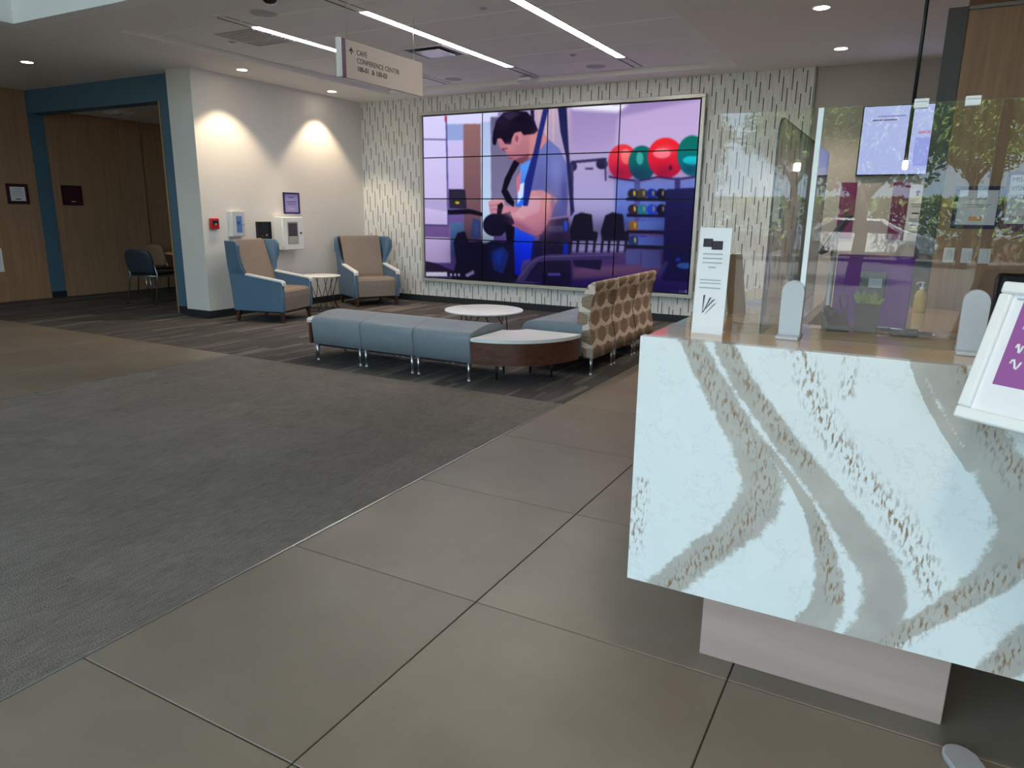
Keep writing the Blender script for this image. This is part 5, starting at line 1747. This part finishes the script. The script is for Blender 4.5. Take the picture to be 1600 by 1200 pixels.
t = thing('wooden_easel', 'small wooden easel card on the counter return behind the leaflet holder', 'card stand', (-0.52, 2.55, 1.072), math.radians(60))
bm = NB(); prism(bm, [(-0.03, 0.0), (-0.026, 0.0), (0.012, 0.20), (0.008, 0.20)], 'x', -0.045, 0.045); obj('card', bm, M_WOODJ, t)
bm = NB(); prism(bm, [(0.055, 0.0), (0.059, 0.0), (0.010, 0.17), (0.007, 0.165)], 'x', -0.01, 0.01); obj('strut', bm, M_WOODJ, t)
# office chair behind the counter
oc = thing('office_chair', 'black high back office chair behind the quartz counter', 'chair', (0.62, 3.55, 0), math.radians(185))
bm = NB(); prism(bm, [(-0.26, 0.50), (-0.20, 0.50), (-0.23, 0.85), (-0.26, 1.16), (-0.31, 1.17), (-0.29, 0.85)], 'x', -0.24, 0.24, bev=0.02, seg=3); obj('backrest', bm, M_BLACK, oc)
bm = NB(); bx(bm, -0.25, 0.25, -0.24, 0.25, 0.43, 0.51, bev=0.03, seg=3); obj('seat', bm, M_BLACK, oc)
bm = NB(); tube(bm, [(0, 0, 0.08), (0, 0, 0.44)], 0.028, seg=12); obj('gas_post', bm, M_BLACK, oc)
bm = NB(); tube(bm, [(0, -0.05, 0.42), (0, -0.27, 0.44), (0, -0.28, 0.60)], 0.02, seg=8); obj('back_arm', bm, M_BLACK, oc)
for k in range(5):
    a = 2 * PI * k / 5
    bm = NB(); tube(bm, [(0, 0, 0.10), (0.29 * math.cos(a), 0.29 * math.sin(a), 0.065)], 0.018, seg=8, r_end=0.012); lg = obj('base_arm', bm, M_BLACK, oc)
    bm = NB(); tube(bm, [(0.29 * math.cos(a) - 0.02 * math.sin(a), 0.29 * math.sin(a) + 0.02 * math.cos(a), 0.027), (0.29 * math.cos(a) + 0.02 * math.sin(a), 0.29 * math.sin(a) - 0.02 * math.cos(a), 0.027)], 0.027, seg=12); obj('caster', bm, M_BLACK, lg)
# back credenza
cz_ = thing('credenza', 'tan topped credenza in front of the oak reception wall', 'cabinet', (0.20, 5.40, 0))
bm = NB(); bx(bm, -0.20, 0.215, -0.95, 0.86, 0.705, 0.74, bev=0.003); obj('top', bm, M_TAN, cz_)
bm = NB(); bx(bm, -0.185, 0.20, -0.935, 0.85, 0.06, 0.706); obj('body', bm, M_PALE, cz_)
bm = NB(); bx(bm, -0.17, 0.185, -0.90, 0.84, 0.0, 0.061); obj('kick', bm, M_BASE, cz_)
for k in range(3):
    bm = NB(); bx(bm, -0.200, -0.184, -0.925 + k * 0.60, -0.335 + k * 0.60, 0.08, 0.69, bev=0.002); dr = obj('door', bm, M_PALE, cz_)
    bm = NB(); tube(bm, [(-0.215, -0.38 + k * 0.6, 0.60), (-0.215, -0.38 + k * 0.6, 0.48)], 0.006); obj('handle', bm, M_METAL, dr)
sb = thing('sanitizer_bottle', 'yellowish pump bottle standing on the credenza', 'bottle', (0.125, 5.95, 0.74))
bm = NB(); lathe(bm, [(0.0, 0.0), (0.038, 0.0), (0.042, 0.01), (0.042, 0.12), (0.03, 0.15), (0.014, 0.16), (0.0, 0.16)], seg=24); obj('body', bm, mat('yellow translucent plastic', S(196, 170, 90), 0.25), sb)
bm = NB(); lathe(bm, [(0.016, 0.158), (0.016, 0.178), (0.006, 0.18), (0.006, 0.205), (0.014, 0.207), (0.014, 0.216), (0.0, 0.216)], seg=16); pm = obj('pump', bm, M_PLAS, sb)
bm = NB(); tube(bm, [(0, 0, 0.21), (-0.03, -0.02, 0.212), (-0.04, -0.027, 0.20)], 0.005, seg=8); obj('nozzle', bm, M_PLAS, pm)

# ================================================================== RECEPTION BACKGROUND
tv = thing('wall_monitor', 'large flat wall screen with a pale blue slide behind the reception', 'monitor', (0.02, WY + 0.03, 1.87))
bm = NB(); bx(bm, -0.66, 0.66, -0.06, 0.0, 0.0, 0.76, bev=0.006); obj('case', bm, M_BLACK, tv)
bm = NB(); bx(bm, -0.645, 0.645, -0.062, -0.058, 0.015, 0.745); obj('display_face', bm, emit_mat('pale blue slide', S(186, 198, 250), 0.62), tv)
for (x0, x1, z0, z1, c) in ((-0.50, -0.22, 0.63, 0.645, S(150, 150, 205)), (-0.55, -0.30, 0.590, 0.606, S(120, 110, 150)), (-0.08, 0.30, 0.44, 0.47, S(190, 140, 190)), (-0.10, 0.60, 0.10, 0.40, S(160, 172, 246))):
    bm = NB(); bx(bm, x0, x1, -0.0628, -0.0618, z0, z1); obj('slide_mark', bm, emit_mat('slide ink', c, 0.62), tv)
ws = thing('wall_directory', 'white wall directory sign with an arrow between the plum panel and grey post', 'sign', (0.02, WY + 0.03, 1.15))
bm = NB(); bx(bm, -0.083, 0.083, -0.012, 0.0, 0.0, 0.61, bev=0.003); obj('panel', bm, M_PAPER, ws)
bm = NB(); prism(bm, [(0.0, 0.565), (-0.028, 0.535), (-0.008, 0.538), (-0.008, 0.50), (0.008, 0.50), (0.008, 0.538), (0.028, 0.535)], 'y', -0.0132, -0.0118); obj('arrow', bm, M_INK, ws)
for z0, w in ((0.40, 0.055), (0.375, 0.045), (0.30, 0.035), (0.235, 0.055), (0.215, 0.05), (0.17, 0.03), (0.10, 0.04), (0.08, 0.05)):
    bm = NB(); bx(bm, -w, w, -0.0132, -0.0118, z0, z0 + 0.016); obj('print_line', bm, M_INK if z0 in (0.30, 0.17) else M_INKL, ws)
for x0, x1, lab in ((-0.78, -0.61, 'plum wall accent panel farther from the directory sign'), (-0.235, -0.068, 'plum wall accent panel beside the directory sign')):
    t = thing('accent_panel', lab, 'wall panel', ((x0 + x1) / 2, WY + 0.03, 1.16), 0, 'plum accent panels')
    h = (x1 - x0) / 2
    bm = NB(); bx(bm, -h, h, -0.015, 0.0, 0.0, 0.64, bev=0.003); obj('panel', bm, M_MAGENTA, t)
    bm = NB(); bx(bm, -h, h, -0.017, -0.0, -0.012, 0.0); obj('bottom_rail', bm, M_TRIMG, t)

WF = 6.288


def frame_on_y(name, label, x0, x1, z0, z1, fm, w, group=None):
    t = thing(name, label, 'picture', ((x0 + x1) / 2, WF, z0), 0, group)
    hx, h = (x1 - x0) / 2, z1 - z0
    bm = NB()
    for q in ((-hx, hx, h - w, h), (-hx, hx, 0, w), (-hx, -hx + w, w, h - w), (hx - w, hx, w, h - w)):
        bx(bm, q[0], q[1], -0.02, 0.0, q[2], q[3], bev=0.002)
    obj('frame', bm, fm, t)
    bm = NB(); bx(bm, -hx + w * 0.8, hx - w * 0.8, -0.010, -0.001, w * 0.8, h - w * 0.8); obj('sheet', bm, M_PAPER, t)
    return t


t = frame_on_y('framed_notice', 'navy framed white notice with an orange mark on the oak wall', 0.250, 0.548, 1.335, 1.632, M_NAVY, 0.026)
for z0, w in ((0.205, 0.055), (0.165, 0.085), (0.15, 0.07)):
    bm = NB(); bx(bm, -w, w, -0.0112, -0.0098, z0, z0 + 0.008); obj('print_line', bm, M_INKL, t)
bm = NB(); bx(bm, -0.04, 0.04, -0.0112, -0.0098, 0.055, 0.085); obj('print_logo', bm, M_ORANGE, t)
t = frame_on_y('framed_mission', 'plum framed mission vision values poster on the oak wall', 0.556, 0.94, 1.318, 1.728, mat('plum poster frame', S(112, 40, 104), 0.5), 0.018)
bm = NB(); bx(bm, -0.175, 0.175, -0.0112, -0.0098, 0.017, 0.055); obj('print_band', bm, mat('plum print', S(112, 40, 104), 0.6), t)


def on_y(x, y, z):
    return Matrix.Translation((x, y, z)) @ FACE_NY


for z0, s_ in ((0.345, 'MISSION'), (0.285, 'VISION'), (0.225, 'VALUES')):
    text('lettering', s_, 0.042, mat('plum ink', S(70, 34, 84), 0.6), t, on_y(-0.160, -0.0105, z0))
for z0 in (0.318, 0.308, 0.258, 0.248, 0.19, 0.175):
    bm = NB(); bx(bm, -0.13, 0.15, -0.0112, -0.0098, z0, z0 + 0.004); obj('print_line', bm, M_INKL, t)
text('lettering', 'EN RE', 0.036, mat('rose ink', S(150, 100, 130), 0.6), t, on_y(-0.145, -0.0105, 0.085))
for x in (0.272, 0.385, 0.495):
    lab = {0.272: 'white light switch plate nearest the grey post', 0.385: 'middle white light switch plate of three', 0.495: 'white light switch plate farthest from the grey post'}[x]
    t = thing('light_switch', lab, 'light switch', (x, WF, 1.085), 0, 'light switches on the oak wall')
    bm = NB(); bx(bm, -0.036, 0.036, -0.007, 0.0, 0.0, 0.108, bev=0.003); obj('plate', bm, M_PLAS, t)
    bm = NB(); bx(bm, -0.016, 0.016, -0.012, -0.006, 0.022, 0.086, bev=0.002); obj('rocker', bm, M_LAM, t)
# pendant
t = thing('pendant_light', 'slim black rod pendant with a glowing tip above the reception', 'pendant light', (-0.070, 4.50, 1.655))
bm = NB(); lathe(bm, [(0.0, 0.045), (0.0095, 0.045), (0.0095, CZ - 1.655 - 0.02), (0.0, CZ - 1.655 - 0.02)], seg=16); obj('rod', bm, M_BLACKM, t)
bm = NB(); lathe(bm, [(0.0, CZ - 1.655 - 0.025), (0.045, CZ - 1.655 - 0.025), (0.05, CZ - 1.655), (0.0, CZ - 1.655)], seg=24); obj('canopy', bm, M_BLACKM, t)
bm = NB(); lathe(bm, [(0.0, 0.0), (0.010, 0.002), (0.013, 0.012), (0.013, 0.036), (0.010, 0.046), (0.0, 0.046)], seg=16); obj('glowing_tip', bm, emit_mat('lit tip', (1.0, 0.82, 0.58, 1), 22.0), t)

# ================================================================== OUTSIDE THE GLASS FRONT (seen mirrored in the acrylic)
M_PAVE = mat('asphalt', (0.05, 0.049, 0.048, 1), 0.9, var=0.2, scale=2)
struct(box_obj('pavement', M_PAVE, (-45, 40, -70, YF - 0.2, -0.25, -0.02)))


def make_tree(name, label, x, y, h, cr, seed):
    t = thing(name, label, 'tree', (x, y, -0.02), 0, 'desert trees outside the glass front')
    rnd = random.Random(seed)
    bm = NB()
    tube(bm, [(0, 0, 0), (0.08, 0.03, h * 0.25), (-0.03, 0.08, h * 0.5)], 0.16, seg=10, r_end=0.10)
    for k in range(5):
        a = k * 1.25 + rnd.random()
        tube(bm, [(0, 0.05, h * 0.42), (cr * 0.35 * math.cos(a), cr * 0.35 * math.sin(a), h * 0.62), (cr * 0.6 * math.cos(a), cr * 0.6 * math.sin(a), h * 0.80)], 0.07, seg=8, r_end=0.025)
    obj('trunk', bm, M_BARK, t)
    vs, fs = [], []
    for k in range(6500):
        u, v, w = rnd.gauss(0, 1), rnd.gauss(0, 1), rnd.gauss(0, 1)
        L = math.sqrt(u * u + v * v + w * w)
        rr = rnd.random() ** 0.4 * (0.8 + 0.35 * mnoise.noise(Vector((u / L * 2 + seed, v / L * 2, w / L * 2))))
        c = Vector((u / L * rr * cr, v / L * rr * cr, h * 0.72 + w / L * rr * h * 0.30))
        d = Vector((rnd.gauss(0, 1), rnd.gauss(0, 1), rnd.gauss(0, 1))).normalized()
        e = d.orthogonal().normalized()
        s_ = rnd.uniform(0.05, 0.11)
        b = len(vs)
        vs += [c - e * s_ * 0.4, c + d * s_, c + e * s_ * 0.4, c - d * s_]
        fs.append((b, b + 1, b + 2, b + 3))
    me = bpy.data.meshes.new('foliage')
    me.from_pydata([tuple(v) for v in vs], [], fs)
    me.materials.append(M_LEAF)
    o = bpy.data.objects.new('foliage', me); COL.objects.link(o); o.parent = t
    o['kind'] = 'stuff'
    return t


make_tree('desert_tree', 'broad light green tree straight outside the glass front', -1.0, -13.0, 4.1, 1.95, 1)
make_tree('desert_tree', 'light green tree outside toward the reception side', 3.5, -12.5, 4.2, 1.9, 2)
make_tree('desert_tree', 'light green tree outside toward the lounge side', -5.5, -13.5, 4.3, 1.95, 3)
for k, x in enumerate((-8.2, -3.4, 1.4, 6.2)):  # added back row, fills the gaps so bright sky is not mirrored
    make_tree('desert_tree', ('added back row tree hiding the sky, toward the wood wall side', 'added back row tree hiding the sky, lounge side of center', 'added back row tree hiding the sky, reception side of center', 'added back row tree hiding the sky, beyond the reception side')[k], x, -20.5, 5.6, 2.05, 10 + k)
hd = thing('added_hedge', 'added long low green row hiding the sky beyond the trees', 'added_hedge', (-2.0, -26.0, -0.02))  # added to block the low sky between the trunks in the acrylic reflections
rnd = random.Random(4)
vs, fs = [], []
for k in range(9000):
    c = Vector((rnd.uniform(-14, 14), rnd.uniform(-0.6, 0.6), 0.05 + 2.1 * math.sqrt(rnd.random())))
    d = Vector((rnd.gauss(0, 1), rnd.gauss(0, 1), rnd.gauss(0, 1))).normalized()
    e = d.orthogonal().normalized()
    s_ = rnd.uniform(0.10, 0.20)
    b = len(vs)
    vs += [c - e * s_ * 0.5, c + d * s_, c + e * s_ * 0.5, c - d * s_]
    fs.append((b, b + 1, b + 2, b + 3))
me = bpy.data.meshes.new('foliage')
me.from_pydata([tuple(v) for v in vs], [], fs)
me.materials.append(M_LEAF)
o = bpy.data.objects.new('foliage', me); COL.objects.link(o); o.parent = hd; o['kind'] = 'stuff'
bm = NB(); bx(bm, -13.8, 13.8, -0.2, 0.2, 0.0, 0.7); obj('stems', bm, M_BARK, hd)
car = thing('parked_car', 'white parked car outside the glass front', 'car', (-1.4, -23.0, -0.02))
bm = NB()
prism(bm, [(-2.2, 0.30), (2.2, 0.30), (2.25, 0.62), (2.1, 0.80), (1.25, 0.93), (0.55, 1.40), (-0.95, 1.42), (-1.75, 0.98), (-2.2, 0.90), (-2.28, 0.60)], 'y', -0.86, 0.86, bev=0.07, seg=3)
obj('body', bm, mat('white car paint', (0.75, 0.75, 0.76, 1), 0.2, coat=0.6, var=0.01), car)
for s in (-1, 1):
    bm = NB(); prism(bm, [(1.08, 0.95), (0.50, 1.33), (-0.90, 1.35), (-1.45, 0.98)], 'y', s * 0.862 - 0.006, s * 0.862 + 0.006); obj('side_window', bm, M_BLACK, car)
    for x in (-1.38, 1.38):
        bm = NB()
        ring = [(0.0, -0.10), (0.31, -0.10), (0.33, -0.07), (0.33, 0.07), (0.31, 0.10), (0.0, 0.10)]
        lathe(bm, ring, seg=28)
        for v in bm.verts:
            v.co = Vector((v.co.x + x, s * 0.80 + v.co.z, v.co.y + 0.33))
        wh = obj('wheel', bm, M_BLACK, car)
        bm = NB(); lathe(bm, [(0.0, 0.02), (0.20, 0.0)], seg=20)
        for v in bm.verts:
            v.co = Vector((v.co.x + x, s * (0.905 + v.co.z), v.co.y + 0.33))
        obj('hub_cap', bm, M_METAL, wh)
